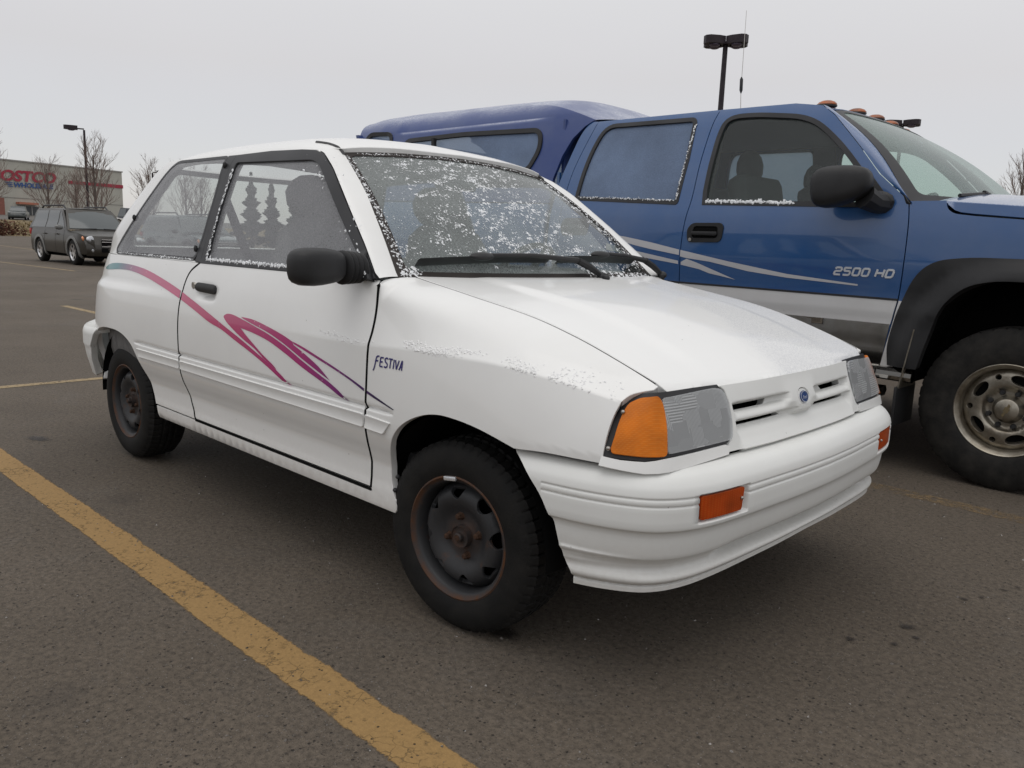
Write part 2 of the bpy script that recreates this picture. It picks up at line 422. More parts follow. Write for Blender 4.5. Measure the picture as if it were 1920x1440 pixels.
# ---- lettering as flat outlines
def text_poly(s, size=1.0, shear=0.0, bold=0.0, sx=1.0, space=1.0):
    cu = bpy.data.curves.new('lettering', 'FONT'); cu.body = s; cu.size = size; cu.shear = shear; cu.offset = bold; cu.space_character = space; cu.resolution_u = 4
    o = bpy.data.objects.new('lettering', cu); col.objects.link(o)
    dg = bpy.context.evaluated_depsgraph_get(); me = bpy.data.meshes.new_from_object(o.evaluated_get(dg))
    V = np.array([v.co[:2] for v in me.vertices]); F = [tuple(p.vertices) for p in me.polygons]
    bpy.data.objects.remove(o); bpy.data.meshes.remove(me)
    V[:,0] *= sx; return V, F
def map_flat(name, V2, F, fn, m, parent=None):
    return obj(name, fn(V2), F, m, parent, smooth=False)

# ---------------------------------------------------------------- materials
def mat(name, color=(.8, .8, .8), rough=.5, metal=0.0, coat=0.0, coat_r=.05, spec=.5, trans=0.0, ior=1.45, alpha=1.0, emit=None, es=0.0, sub=0.0):
    m = bpy.data.materials.new(name); m.use_nodes = True; b = m.node_tree.nodes['Principled BSDF']
    b.inputs['Base Color'].default_value = (*color, 1); b.inputs['Roughness'].default_value = rough; b.inputs['Metallic'].default_value = metal
    b.inputs['Coat Weight'].default_value = coat; b.inputs['Coat Roughness'].default_value = coat_r; b.inputs['Specular IOR Level'].default_value = spec
    b.inputs['Transmission Weight'].default_value = trans; b.inputs['IOR'].default_value = ior; b.inputs['Alpha'].default_value = alpha
    if emit: b.inputs['Emission Color'].default_value = (*emit, 1); b.inputs['Emission Strength'].default_value = es
    return m
class NT:
    """small node-building helper"""
    def __init__(s, m): s.t = m.node_tree; s.b = s.t.nodes['Principled BSDF']
    def n(s, t, inp=None, **k):
        o = s.t.nodes.new(t)
        for a, b in k.items(): setattr(o, a, b)
        for a, b in (inp or {}).items():
            if isinstance(b, bpy.types.NodeSocket): s.t.links.new(b, o.inputs[a])
            else: o.inputs[a].default_value = b
        return o
    def pos(s, obj_space=False): return s.n('ShaderNodeTexCoord').outputs['Object'] if obj_space else s.n('ShaderNodeNewGeometry').outputs['Position']
    def noise(s, vec, sc, det=3, rough=.5, dist=0, out=0): return s.n('ShaderNodeTexNoise', {'Vector': vec, 'Scale': sc, 'Detail': det, 'Roughness': rough, 'Distortion': dist}).outputs[out]
    def vor(s, vec, sc, feat='F1', out='Distance', rnd=1.0): return s.n('ShaderNodeTexVoronoi', {'Vector': vec, 'Scale': sc, 'Randomness': rnd}, feature=feat).outputs[out]
    def ramp(s, f, stops):
        r = s.n('ShaderNodeValToRGB', {0: f}); e = r.color_ramp.elements
        while len(e) < len(stops): e.new(.5)
        for q, (p, c) in zip(e, stops): q.position = p; q.color = (*c, 1) if isinstance(c, (tuple, list)) else (c, c, c, 1)
        return r.outputs[0]
    def mix(s, f, a, b, mode='MIX'):
        o = s.n('ShaderNodeMix', data_type='RGBA', blend_type=mode)
        for i, v in ((0, f), (6, a), (7, b)):
            if isinstance(v, bpy.types.NodeSocket): s.t.links.new(v, o.inputs[i])
            elif i == 0: o.inputs[i].default_value = v
            else: o.inputs[i].default_value = (*v, 1) if isinstance(v, (tuple, list)) else (v, v, v, 1)
        return o.outputs[2]
    def math(s, op, a, b=0.0, c=0.0): return s.n('ShaderNodeMath', {0: a, 1: b, 2: c}, operation=op).outputs[0]
    def xyz(s, v, i): return s.n('ShaderNodeSeparateXYZ', {0: v}).outputs[i]
    def mp(s, v, sc=(1, 1, 1), rot=(0, 0, 0), loc=(0, 0, 0)): return s.n('ShaderNodeMapping', {'Vector': v, 'Scale': sc, 'Rotation': rot, 'Location': loc}).outputs[0]
    def bump(s, hgt, st=.3, d=.01): 
        o = s.n('ShaderNodeBump', {'Height': hgt, 'Strength': st, 'Distance': d}); s.t.links.new(o.outputs[0], s.b.inputs['Normal']); return o.outputs[0]
    def set(s, k, sock): s.t.links.new(sock, s.b.inputs[k])

def paint(name, c, rough=.35, coat=.6, dirt=(.35, .31, .27), amount=.25, snow=0.0, low=.55):
    m = mat(name, c, rough, coat=coat, coat_r=.06); t = NT(m); p = t.pos()
    n1 = t.noise(p, 3.2, 5, .6); n2 = t.noise(p, 60, 3, .6); n3 = t.noise(p, 340, 2)
    base = t.mix(t.math('MULTIPLY', t.ramp(n1, [(.35, 0), (.75, 1)]), amount*.55), c, dirt)
    z = t.xyz(p, 2); lowm = t.ramp(t.math('MULTIPLY_ADD', n1, .22, z), [(low*.45, 1), (low, 0)])   # road grime thrown up low on the panels
    base = t.mix(t.math('MULTIPLY', lowm, t.math('MULTIPLY_ADD', n2, .8, amount*.6)), base, dirt)
    sp = t.ramp(t.vor(p, 22, out='Distance'), [(.035, 1), (.06, 0)]); spm = t.math('MULTIPLY', sp, t.ramp(t.noise(p, 9, 2), [(.56, 0), (.6, 1)]))
    base = t.mix(t.math('MULTIPLY', spm, .55), base, (.12, .09, .07))
    if snow:
        nz = t.xyz(t.n('ShaderNodeNewGeometry').outputs['Normal'], 2)
        up = t.ramp(nz, [(.55, 0), (.9, 1)]); g = t.ramp(t.noise(p, 260, 3, .7), [(.46, 0), (.58, 1)]); pat = t.ramp(t.noise(p, 2.3, 4, .6), [(.38, .25), (.62, 1)])
        f = t.math('MULTIPLY', t.math('MULTIPLY', up, g), t.math('MULTIPLY', pat, snow))
        base = t.mix(f, base, (.86, .88, .91)); t.set('Roughness', t.math('MULTIPLY_ADD', f, .5, rough))
    t.set('Base Color', base)
    t.bump(t.math('ADD', t.math('MULTIPLY', n3, .25), t.math('MULTIPLY', n2, .3)), .06, .002)
    return m
M_WHITE = paint('white_paint', (.765, .765, .75), .34, .55, amount=.18, snow=0.0)
M_HOOD = paint('hood_paint', (.80, .80, .785), .34, .45, amount=.08)
def frost_patch(m):
    t = NT(m); p = t.pos(); old = t.b.inputs['Base Color'].links[0].from_socket
    y, x = t.xyz(p, 1), t.xyz(p, 0)
    e = t.math('ADD', t.math('ADD', y, t.math('MULTIPLY', x, .42)), t.math('MULTIPLY', t.math('SUBTRACT', t.noise(p, 3.5, 4, .6), .5), .30))
    k = t.ramp(e, [(.12, 0), (.24, 1)]); g = t.ramp(t.noise(p, 210, 3, .8), [(.36, 1), (.60, 0)])
    f = t.math('MULTIPLY', k, t.math('MULTIPLY_ADD', g, .62, .16)); f = t.math('MULTIPLY', f, t.ramp(x, [(.0, 1), (.02, 1)]))
    sp = t.math('MULTIPLY', t.ramp(t.noise(p, 130, 4, .8), [(.60, 0), (.70, 1)]), .10); f = t.math('MAXIMUM', f, sp)
    t.set('Base Color', t.mix(f, old, (.47, .48, .505))); t.set('Roughness', t.math('MULTIPLY_ADD', k, .3, .34))
frost_patch(M_HOOD)
M_BUMP = paint('bumper_paint', (.715, .72, .70), .45, .10, amount=.2)
M_BLUE = paint('blue_paint', (.008, .068, .215), .30, .9, dirt=(.20, .22, .26), amount=.28, snow=.5, low=.8)
M_BLUE2 = paint('canopy_paint', (.022, .050, .190), .45, .35, dirt=(.20, .22, .27), amount=.35, snow=.8, low=.8)
M_SILVER = paint('silver_paint', (.60, .60, .60), .30, .5, amount=.3, low=.9)
def rubbery(name, c, rough=.6, b=.15, sc=300):
    m = mat(name, c, rough, spec=.35); t = NT(m); p = t.pos(); n = t.noise(p, 5, 4); 
    t.set('Base Color', t.mix(t.ramp(n, [(.35, 0), (.8, .6)]), c, tuple(min(1, q*1.9 + .012) for q in c))); t.bump(t.noise(p, sc, 3), b, .002); return m
M_BLACK = rubbery('black_plastic', (.018, .018, .019), .48)
M_TRIM = rubbery('black_trim', (.022, .022, .024), .42, .06)
M_SEAL = rubbery('dirty_rubber', (.024, .020, .018), .8, .5, 120)
M_DARK = mat('dark_cavity', (.006, .006, .006), .95, spec=.1)
def tyre_mat(name, c, dust):
    m = mat(name, c, .75, spec=.22); t = NT(m); p = t.pos(True)
    n = t.noise(p, 14, 5, .65); t.set('Base Color', t.mix(t.ramp(n, [(.38, 0), (.8, .75)]), c, dust)); t.set('Roughness', t.math('MULTIPLY_ADD', n, .3, .55))
    t.bump(t.noise(p, 160, 3), .25, .003); return m
M_TYRE = tyre_mat('tyre_rubber', (.009, .009, .009), (.024, .022, .020)); M_TYRE2 = tyre_mat('truck_tyre_rubber', (.014, .0135, .013), (.046, .042, .037))
def steel_mat():
    m = mat('black_steel', (.02, .021, .023), .5, .0, spec=.3); t = NT(m); p = t.pos(True); n = t.noise(p, 18, 6, .7)
    r = t.math('SQRT', t.math('ADD', t.math('POWER', t.xyz(p, 0), 2.0), t.math('POWER', t.xyz(p, 2), 2.0)))
    edge = t.ramp(r, [(.157, 0), (.166, 1)]); hub = t.ramp(r, [(.03, 1), (.07, 0)])
    f = t.math('MULTIPLY', t.math('MAXIMUM', edge, t.math('MULTIPLY', hub, .45)), t.ramp(n, [(.36, 0), (.60, 1)]))
    f2 = t.math('MAXIMUM', f, t.math('MULTIPLY', t.ramp(n, [(.60, 0), (.72, 1)]), .5))
    t.set('Base Color', t.mix(f2, t.mix(t.noise(p, 7, 4), (.016, .017, .019), (.045, .045, .047)), (.095, .042, .020))); t.set('Roughness', t.math('MULTIPLY_ADD', f2, .35, .45)); t.bump(n, .15, .004)
    return m
M_STEEL = steel_mat()
def noisy(name, a, b, sc=6, rough=.6, metal=0, bumps=.2, bs=80, det=5, lo=.35, hi=.7, objs=False):
    m = mat(name, a, rough, metal); t = NT(m); p = t.pos(objs); n = t.noise(p, sc, det, .6)
    t.set('Base Color', t.mix(t.ramp(n, [(lo, 0), (hi, 1)]), a, b))
    if bumps: t.bump(t.noise(p, bs, 3), bumps, .004)
    return m
M_RUST = noisy('rust', (.070, .032, .016), (.032, .019, .013), 60, .85, .2, .5, 200, objs=True)
M_CHROME = mat('chrome', (.75, .76, .77), .12, 1.0)
M_SCREW = mat('screw_metal', (.45, .43, .40), .35, 1.0)
M_ALLOY = noisy('dirty_alloy', (.42, .39, .33), (.20, .17, .13), 14, .38, .85, .1, objs=True)
M_POLISH = noisy('polished_panel', (.46, .45, .43), (.32, .30, .27), 4, .10, 1.0, 0)
M_INT = noisy('grey_upholstery', (.17, .165, .16), (.10, .10, .10), 30, .9, 0, .4, 300)
M_INT2 = noisy('dark_interior', (.045, .046, .048), (.03, .03, .03), 12, .8, 0, .2)
M_HEAD = mat('headliner', (.30, .30, .29), .95)
M_SNOW = noisy('snow', (.80, .81, .82), (.72, .74, .76), 90, .8, 0, .4, 200)
M_SNOW2 = noisy('thin_snow', (.80, .80, .79), (.74, .74, .74), 90, .8, 0, .3, 200)
def glass(name, tint=(.93, .97, .95), haze=0.0, hz_col=(.70, .72, .74), hz_scale=(3, 200), refl=1.0, lo=.3, hi=.75, rough=.02):
    m = bpy.data.materials.new(name); m.use_nodes = True; t = NT(m); nt = m.node_tree; p = t.pos()
    tr = t.n('ShaderNodeBsdfTransparent', {0: (*tint, 1)}); gl = t.n('ShaderNodeBsdfGlossy', {'Roughness': rough}); fr = t.math('MULTIPLY_ADD', t.math('POWER', t.n('ShaderNodeLayerWeight', {0: .5}).outputs[1], 4.0), .85, .045)
    a = t.n('ShaderNodeMixShader', {0: t.math('MULTIPLY', fr, refl), 1: tr.outputs[0], 2: gl.outputs[0]})
    if haze:
        d = t.n('ShaderNodeBsdfDiffuse', {0: (*hz_col, 1)}); tl = t.n('ShaderNodeBsdfTranslucent', {0: (*hz_col, 1)}); dd = t.n('ShaderNodeMixShader', {0: .35, 1: d.outputs[0], 2: tl.outputs[0]})
        n = t.math('MULTIPLY', t.ramp(t.noise(p, hz_scale[0], 4, .6), [(lo, .45), (hi, 1)]), t.ramp(t.noise(p, hz_scale[1], 2, .7), [(.3, .6), (.7, 1)]))
        a = t.n('ShaderNodeMixShader', {0: t.math('MULTIPLY', n, haze), 1: a.outputs[0], 2: dd.outputs[0]})
    nt.links.new(a.outputs[0], nt.nodes['Material Output'].inputs[0]); nt.nodes.remove(t.b); return m
G_WS = glass('frosty_windscreen', (.80, .88, .86), .56, (.60, .65, .64), (2.2, 160), .9)
G_CLEAR = glass('clear_wet_glass', (.72, .80, .78), .10, (.5, .55, .54), (4, 120), .8)
G_SIDE = glass('frosted_side_glass', (.88, .92, .90), .60, (.68, .68, .71), (1.6, 220), .9, lo=.2, hi=.7)
G_REAR = glass('rear_glass', (.88, .92, .90), .12, (.66, .66, .69), (1.6, 220), .8)
G_TRUCK = glass('tinted_glass', (.70, .80, .76), .10, (.5, .58, .56), (2, 120), 1.0)
G_TWS = glass('sky_haze_truck_windscreen', (.70, .82, .77), .60, (.50, .63, .59), (1.4, 120), 1.0)  # pale green diffuse haze stands in for sky reflected in the pane
G_FROST = glass('frosted_truck_glass', (.25, .28, .31), .95, (.30, .40, .60), (1.5, 240), 1.0, lo=.2, hi=.6)
G_DARK = glass('dark_glass', (.16, .18, .19), .06, (.4, .42, .44), (2, 90), 1.2)
# ================================================================ wheels (shared builders)
def tyre_mesh(name, Rt, rb, w, m, parent, blocks=56, depth=.007, ribs=(.30, .5, .70), bulge=.012, sh=.019):
    """outer sidewall plane at depth 0, axis along y, outer side towards -y"""
    side = [(rb, .004), (rb+.004, -.004), (rb+.016, -bulge*.8), (rb+(Rt-rb)*.38, -bulge), (rb+(Rt-rb)*.62, -bulge*.75), (rb+(Rt-rb)*.80, -bulge*.1), (Rt-.012, sh*.45), (Rt-.005, sh*.8)]
    nt = blocks*6; tread = np.linspace(sh, w-sh, 30); W0, W1 = tread[0], tread[-1]
    prof = side + [(Rt, d) for d in tread] + [(r, w-d) for r, d in side[::-1]]
    V = []; m_ = len(prof); ns = len(side)
    for k in range(nt):
        a = 2*math.pi*k/nt; ph = k/6.0
        for j, (r, d) in enumerate(prof):
            if ns-2 <= j < m_-ns+2:
                f = (d - W0)/(W1 - W0); g = 0; rib = sum(f > q for q in ribs)
                if any(abs(f-q) < .028 for q in ribs): g = 1
                if ((ph + .5*(rib % 2) + .55*abs(f-.5)) % 1.0) < .17: g = 1
                crown = .006*(2*f-1)**2 if 0 <= f <= 1 else 0
                r = r - crown - depth*g*(1 if ns <= j < m_-ns else .6)
            V.append((r*math.cos(a), d, r*math.sin(a)))
    F = [(k*m_+j, k*m_+j+1, ((k+1) % nt)*m_+j+1, ((k+1) % nt)*m_+j) for k in range(nt) for j in range(m_-1)]
    return obj(name, V, [f[::-1] for f in F], m, parent, ang=30)

# ================================================================ white hatchback
car = empty('white_hatchback', label='white three-door hatchback with pink and purple stripes along its side, in the foreground', cat='car')
def z2t(x, z):
    zc, zh = _zc(x), _zh(x); q = np.clip((z - zc)/(zh - zc), 0, 1); return np.where(z < zc, 1 - (zc - z)/.25, 2 - (1 - q)**(1/3))
def S_fend(u, t):
    zc, zh = _zc(u), _zh(u); q = 1 - (1 - np.clip(t - 1, 0, 1.2))**3; z = np.where(t < 1, zc - (1 - t)*.25, zc + (zh - zc)*q)
    return np.stack([u, -side_y(u, z), z], -1)
def tofend(P): P = np.asarray(P, float); return [tuple(p) for p in np.stack([P[:,0], z2t(P[:,0], P[:,1])], -1)]
G = .0032                                                     # half of a shut line
d_rear = spl([(-1.500,.944),(-1.562,.902),(-1.583,.83),(-1.592,.77),(-1.590,.70),(-1.573,.58),(-1.568,.52),(-1.566,.46),(-1.545,.40),(-1.520,.365),(-1.503,.340)], 5)
d_front = spl([(-.346,.336),(-.350,.37),(-.352,.43),(-.343,.51),(-.342,.64),(-.347,.755),(-.345,.80),(-.350,.85),(-.361,.895),(-.376,.944)], 5)
door_p = d_rear + [(-1.49,.334)] + d_front
# ---- side panels
FINE = [.5725,.576,.579,.5815,.584,.588,.593,.600]
_sy0 = side_y
def side_y(x, z):                                              # the hand recess under the handle
    return _sy0(x, z) - .020*np.exp(-((x + 1.385)/.066)**4 - ((z - .836)/.026)**4)
def S_side(u, v): return np.stack([u, -side_y(u, v), v], -1)
hrows = list(np.arange(.80,.875,.006)); hcols = list(np.arange(-1.47,-1.30,.014))
sheet('door', S_side, inset(door_p, G), M_WHITE, car, h=(.03,.012), rows=FINE+hrows, cols=hcols, mirror=0, thick=.02)
arch_r = spl([(-2.585,.330),(-2.600,.42),(-2.575,.52),(-2.50,.583),(-2.40,.607),(-2.29,.613),(-2.19,.608),(-2.11,.590),(-2.045,.560),(-1.995,.510),(-1.955,.445),(-1.915,.385),(-1.868,.328)], 5)
q_poly = [(-1.503,.945)] + [(x,z) for x,z in d_rear] + [(-1.50,.331),(-1.868,.331)] + arch_r[::-1] + [(-2.66,.33),(-2.72,.45),(-2.735,.6),(-2.725,.8),(-2.69,.9),(-2.665,.945)]
sheet('quarter_panel', S_side, inset(q_poly, G), M_WHITE, car, h=(.03,.014), rows=FINE, mirror=0, thick=.025)
arch_f = spl([(.243,.579),(.18,.594),(.118,.606),(.04,.614),(-.03,.614),(-.095,.600),(-.163,.568),(-.207,.530),(-.238,.478),(-.258,.42),(-.255,.375),(-.240,.345),(-.222,.31)], 5)
hl_x = np.linspace(-.355, .515, 30)
f_poly = [(x,z) for x,z in d_front] + [(-.366,.950)] + [(x, float(_zh(x)) - .0004) for x in hl_x] + spl([(.512,.745),(.494,.740),(.481,.733),(.476,.715),(.472,.690),(.470,.645),(.471,.600)], 4) + [(.470,.584)] + arch_f + [(-.222,.292),(-.336,.290),(-.339,.328)]
fa = [(x + (G if x < -.33 and z < .945 else 0), z) for x, z in f_poly]
sheet('fender', S_fend, tofend(fa), M_WHITE, car, h=(.022,.035), rows=list(1-(.77-np.array(FINE))/.25), mirror=0, thick=.022, scale=(1,.25))
sheet('rocker_panel', S_side, [(-1.862,.327),(-.226,.327),(-.226,.288),(-1.84,.280)], M_WHITE, car, h=(.05,.008), mirror=0, thick=.05)
def S_mould(u, v): return S_side(u, np.full_like(v, .5)) + np.stack([0*u, -.010 - .0*u + .004*np.cos((v-.540)/.019*1.3), v - .5], -1)
for p in ([(-1.985,.5585),(-1.577,.5595),(-1.572,.527),(-1.965,.5255)], [(-1.562,.5595),(-.349,.5610),(-.349,.5225),(-1.557,.527)], [(-.336,.5605),(-.222,.5555),(-.252,.5195),(-.336,.5215)]):
    sheet('side_moulding', S_mould, rc(p, .004), M_WHITE, car, h=(.06,.006), off=.004, thick=.014, mirror=0)
def seam(name, S, pts, w, off, par, m=M_DARK, **k):
    return sheet(name, S, ribbon(resl(pts, max(8, len(pts)*2)), w), m, par, h=(.03,.03), off=off, thick=0, lip=False, **k)
seam('door_gap_shade', S_side, d_rear + [(-1.49,.331)], .0095, .0004, car, mirror=0); seam('door_gap_shade', S_side, [(-1.50,.3305),(-.34,.3305)], .0095, .0004, car, mirror=0)  # dark ribbons laid over the door shut lines as painted gap shade
seam('door_gap_shade', S_fend, tofend([(x+.003, z) for x, z in d_front]), .016, -.007, car, mirror=0, scale=(1,.25)) if False else seam('door_gap_shade', S_side, [(x+.002, min(z,.93)) for x, z in d_front], .0095, .0004, car, mirror=0)
hx_ = np.linspace(-.40, .50, 24); b = MB(); b.tube([(x, -.6005, float(_zh(x)) - .0075) for x in hx_], .0068, 6); o = b.build('hood_gap_shade', M_DARK, car); mirror_obj(o)  # dark tube along the hood edge stands in for shade in the gap
# ---- greenhouse side
_gh0 = gh_y
def gh_y(x, z):
    wr = 1 - sstep(-2.25, -1.45, x)
    back = .8*np.clip(-2.37 + .9*(z-.95) - x, 0, None)**2.4; k = sstep(.95, 1.1, z); back = back*k + (1-k)*.60*np.clip(-2.25 - x, 0, None)**2.5
    return _gh(z) - .017*wr*(1 - sstep(.95, 1.12, z)) - back
def S_gh(u, v): return np.stack([u, -gh_y(u, v), v], -1)
frame_f = [(-.384,.945),(-.481,1.034),(-.613,1.140),(-.792,1.279),(-.885,1.333),(-.95,1.350),(-1.043,1.357)]
frame_out = [(-1.500,.946),(-1.516,1.16),(-1.524,1.360),(-1.262,1.3635)] + frame_f[::-1]
dg = rc([(-1.456,.957),(-1.488,1.330),(-.905,1.316),(-.470,.985),(-.52,.957)], [.012,.02,.06,.03,.02])
sheet('window_frame', S_gh, frame_out, M_TRIM, car, holes=[dg], h=(.04,.03), off=.003, thick=.02, mirror=0)
_, o = sheet('door_glass', S_gh, inset(dg, -.006), G_SIDE, car, h=(.06,.04), off=-.006, thick=0, lip=False, mirror=0); o.data.materials[0] = G_REAR
sheet('belt_seal', S_gh, [(-1.50,.941),(-1.50,.957),(-.40,.957),(-.385,.943)], M_TRIM, car, h=(.06,.006), off=.006, thick=.012, mirror=0)
qg = rc([(-2.055,1.352),(-1.60,1.353),(-1.556,1.20),(-1.545,1.04),(-1.562,.958),(-2.40,.954),(-2.424,.968),(-2.384,.999),(-2.282,1.080),(-2.190,1.196),(-2.115,1.291)], [.04,.012,.05,.05,.03,.02,.02,.04,.06,.06,.05])
_, o = sheet('quarter_glass', S_gh, qg, G_SIDE, car, h=(.06,.04), off=.001, thick=.0, lip=False, mirror=0); o.data.materials[0] = G_REAR
sheet('glass_seal', S_gh, inset(qg, -.009), M_TRIM, car, holes=[inset(qg, .003)], h=(.06,.04), off=.0025, thick=.008, mirror=0)
sheet('pillar_trim', S_gh, [(-1.505,.946),(-1.529,1.361),(-1.592,1.361),(-1.547,1.20),(-1.536,1.04),(-1.553,.946)], M_TRIM, car, h=(.03,.03), off=.002, thick=.016, mirror=0)
for (x, z) in ((-1.567,1.322),(-1.568,.995),(-2.262,1.112)):
    b = MB(); b.ball((x, -float(gh_y(x, z)) - .006, z), (.011,.008,.014)); o = b.build('window_latch', M_BLACK, car); mirror_obj(o)
rear_x = pchip([.94,1.0,1.1,1.2,1.3,1.366], [-2.66,-2.625,-2.56,-2.46,-2.375,-2.30])
cp = [(-1.505,1.364),(-1.55,1.364)] + [(-1.60,1.364)] + [p for p in inset(qg, -.008) if not (p[0] > -1.58)]
zz_ = np.linspace(.944, 1.366, 14)
pil = [(-.955,1.353),(-1.05,1.3605),(-1.262,1.3665),(-1.60,1.3665)] 
c_poly = [(float(rear_x(z)), z) for z in zz_] + [(-1.52,1.3665),(-1.262,1.367),(-1.05,1.361),(-.95,1.354),(-.95,1.3505),(-1.043,1.3575),(-1.262,1.364),(-1.524,1.3605)] + [(-1.598,1.3615)] + [p for p in inset(qg, -.0085)[0:0]] + [(-2.062,1.3600),(-2.126,1.296),(-2.200,1.201),(-2.292,1.085),(-2.394,1.004),(-2.437,.972),(-2.425,.945)]
sheet('rear_pillar', S_gh, c_poly, M_WHITE, car, h=(.03,.02), thick=.02, mirror=0)
sheet('belt_panel', S_gh, [(-2.43,.9435),(-2.43,.9475),(-1.55,.9475),(-1.55,.9435)], M_WHITE, car, h=(.05,.003), thick=.01, mirror=0)
# ---- windscreen pillars: from the door frame to the glass edge
A_ = [(-.372,.944)] + frame_f[:5] + [(-.95,1.353)]
PA = resl(S_gh(np.array([a[0] for a in A_]) , np.array([a[1] for a in A_])) + [0.004,0,.004], 24)
vv = np.linspace(-.01, 1.0, 24); PB = S_ws(np.full(24, -1.012), vv) + np.stack([np.linspace(0,-.005,24), np.linspace(0,-.0,24), np.linspace(0,.012,24)], -1)
ruled(PA, PB, 'windscreen_pillar', M_WHITE, car, bulge=.010, bd=(.55,-.75,.2), n=8, mirror=0, flip=True)
wedge = [(0.641, 0.0), (0.698, 0.157), (0.69, 0.242), (0.718, 0.418), (0.781, 0.564), (0.896, 0.749), (0.985, 0.769)]
sheet('windscreen', S_ws, [(-.985,.0)] + wedge + [(.985,.985),(-.985,.985)], G_WS, car, h=(.08,.06), thick=0, lip=False, ne=2e-3)
sheet('windscreen', S_ws, wedge[::-1] + [(.985,.0)], G_CLEAR, car, h=(.08,.06), thick=0, lip=False, ne=2e-3)
sheet('windscreen_seal', S_ws, rc([(-1.022,-.03),(1.022,-.03),(1.022,1.012),(-1.022,1.012)], .03), M_SEAL, car, holes=[rc([(-.968,.02),(.968,.02),(.975,.972),(-.975,.972)], .05)], h=(.05,.05), off=.004, thick=.012, ne=2e-3)
# ---- roof
def hdr(y): q = y/.497; return -.888 + .055*(1 - q*q) + .004
ys_ = np.linspace(-.50, .50, 25)
r_poly = [(-2.28,-.566),(-.97,-.566),(-.93,-.545)] + [(float(hdr(y)), y) for y in ys_] + [(-.93,.545),(-.97,.566),(-2.28,.566)]
sheet('roof', S_roof, r_poly, M_HOOD, car, h=(.04,.03), thick=.02, ne=3e-3)
def gut(y0):
    pts = [(x, y0*.985) for x in np.linspace(-1.06, -.98, 4)] + [(-.945, y0*.995), (-.915, y0*1.005)]
    P = np.array(pts); X = S_roof(P[:,0], P[:,1]) + np.array([0,0,-.001]); s_ = np.sign(y0); X = np.concatenate([X, [S_ws(np.array([s_*1.02]), np.array([1.0]))[0] + np.array([-.004,0,.012]), S_ws(np.array([s_*1.02]), np.array([.965]))[0] + np.array([.002,0,.006])]])
    b = MB(); b.tube([tuple(p) for p in X], .0065, 6); return b
gut(-.505).build('roof_gutter', M_TRIM, car); gut(.505).build('roof_gutter', M_TRIM, car)
# ---- hood
hp = [(.012,-.597),(.5,-.5985),(.9,-.5975),(.975,-.592),(.995,-.575),(.999,-.5),(.999,0),(.999,.5),(.995,.575),(.975,.592),(.9,.5975),(.5,.5985),(.012,.597),(.004,.4),(0,.2),(0,-.2),(.004,-.4)]
sheet('hood', S_hood, hp, M_HOOD, car, h=(.03,.035), rows=list(np.arange(-.44,-.33,.012))+list(np.arange(.33,.44,.012)), cols=[.96,.97,.98,.99], thick=.022, ne=2e-3)
b = MB(); b.box((-.05,0,.70), (1.0,1.10,.02)); b.build('hood_cavity', M_DARK, car)
def S_cowl(u, v): return np.stack([u, v, _zh(np.full_like(u, -.40)) + .0 + (u+.40)*-.05 + 0*v], -1)
sheet('cowl_panel', S_cowl, [(-.455,-.60),(-.40,-.60),(-.345,-.3),(-.335,0),(-.345,.3),(-.40,.60),(-.455,.60)], M_HOOD, car, h=(.03,.06), thick=.01, off=-.004)
b = MB()
for k in range(5): b.box((-.365-.006*k+.02, -.12, .9535), (.0025,.30,.002))
b.build('cowl_vent', M_TRIM, car)
# ---- headlamps and indicators
gask = [(-.795,.602),(-.806,.644),(-.826,.690),(-.836,.715),(-.830,.727),(-.775,.739),(-.665,.742),(-.5,.742),(-.395,.741),(-.378,.725),(-.372,.69),(-.376,.645),(-.388,.610),(-.41,.603),(-.652,.603),(-.70,.598)]
sheet('lamp_housing', S_front, gask, M_TRIM, car, h=(.03,.02), off=-.006, thick=.03, mirror=0)
ts = rc([(-.781,.609),(-.786,.644),(-.799,.690),(-.801,.712),(-.762,.726),(-.672,.732),(-.655,.72),(-.647,.695),(-.645,.66),(-.649,.607),(-.70,.606)], [.012,0,.02,.02,.02,.01,.01,.01,.01,.01,.01])
def amber(name, c, rib=1):
    m = mat(name, c, .32, coat=.10, spec=.2); t = NT(m); p = t.mp(t.pos(), rot=(0,0,R(35)))
    wx = t.n('ShaderNodeTexWave', {'Vector': p, 'Scale': 75}, bands_direction='X').outputs[1]; wz = t.n('ShaderNodeTexWave', {'Vector': p, 'Scale': 75}, bands_direction='Z').outputs[1]
    g = t.math('MULTIPLY', wx, wz); t.bump(g, .10*rib, .002)
    n = t.noise(t.pos(), 13, 3); c1 = t.mix(t.ramp(n, [(.3, 0), (.7, 1)]), tuple(q*.70 for q in c), tuple(min(1,q*1.25) for q in c)); t.set('Base Color', t.mix(t.math('MULTIPLY', g, .10), c1, (.75,.42,.10))); return m
M_AMBER = amber('amber_lens', (.56,.140,.002)); M_ORANGE = amber('orange_lens', (.38,.045,.003), .6)
sheet('turn_signal', S_front, ts, M_AMBER, car, h=(.02,.015), off=.004, thick=.014, mirror=0)
for (u, z) in ((-.788,.617),(-.800,.693)):
    p = S_front(np.array([u]), np.array([z]))[0] + .006*snorm(S_front, np.array([u]), np.array([z]))[0]
    b = MB(); b.ball(p, .0055); o = b.build('screw', M_SCREW, car); mirror_obj(o)
hg = rc([(-.652,.728),(-.42,.7335),(-.390,.727),(-.379,.69),(-.383,.64),(-.393,.611),(-.645,.611),(-.643,.66)], [.015,.02,.02,.03,.03,.012,.01,.02])
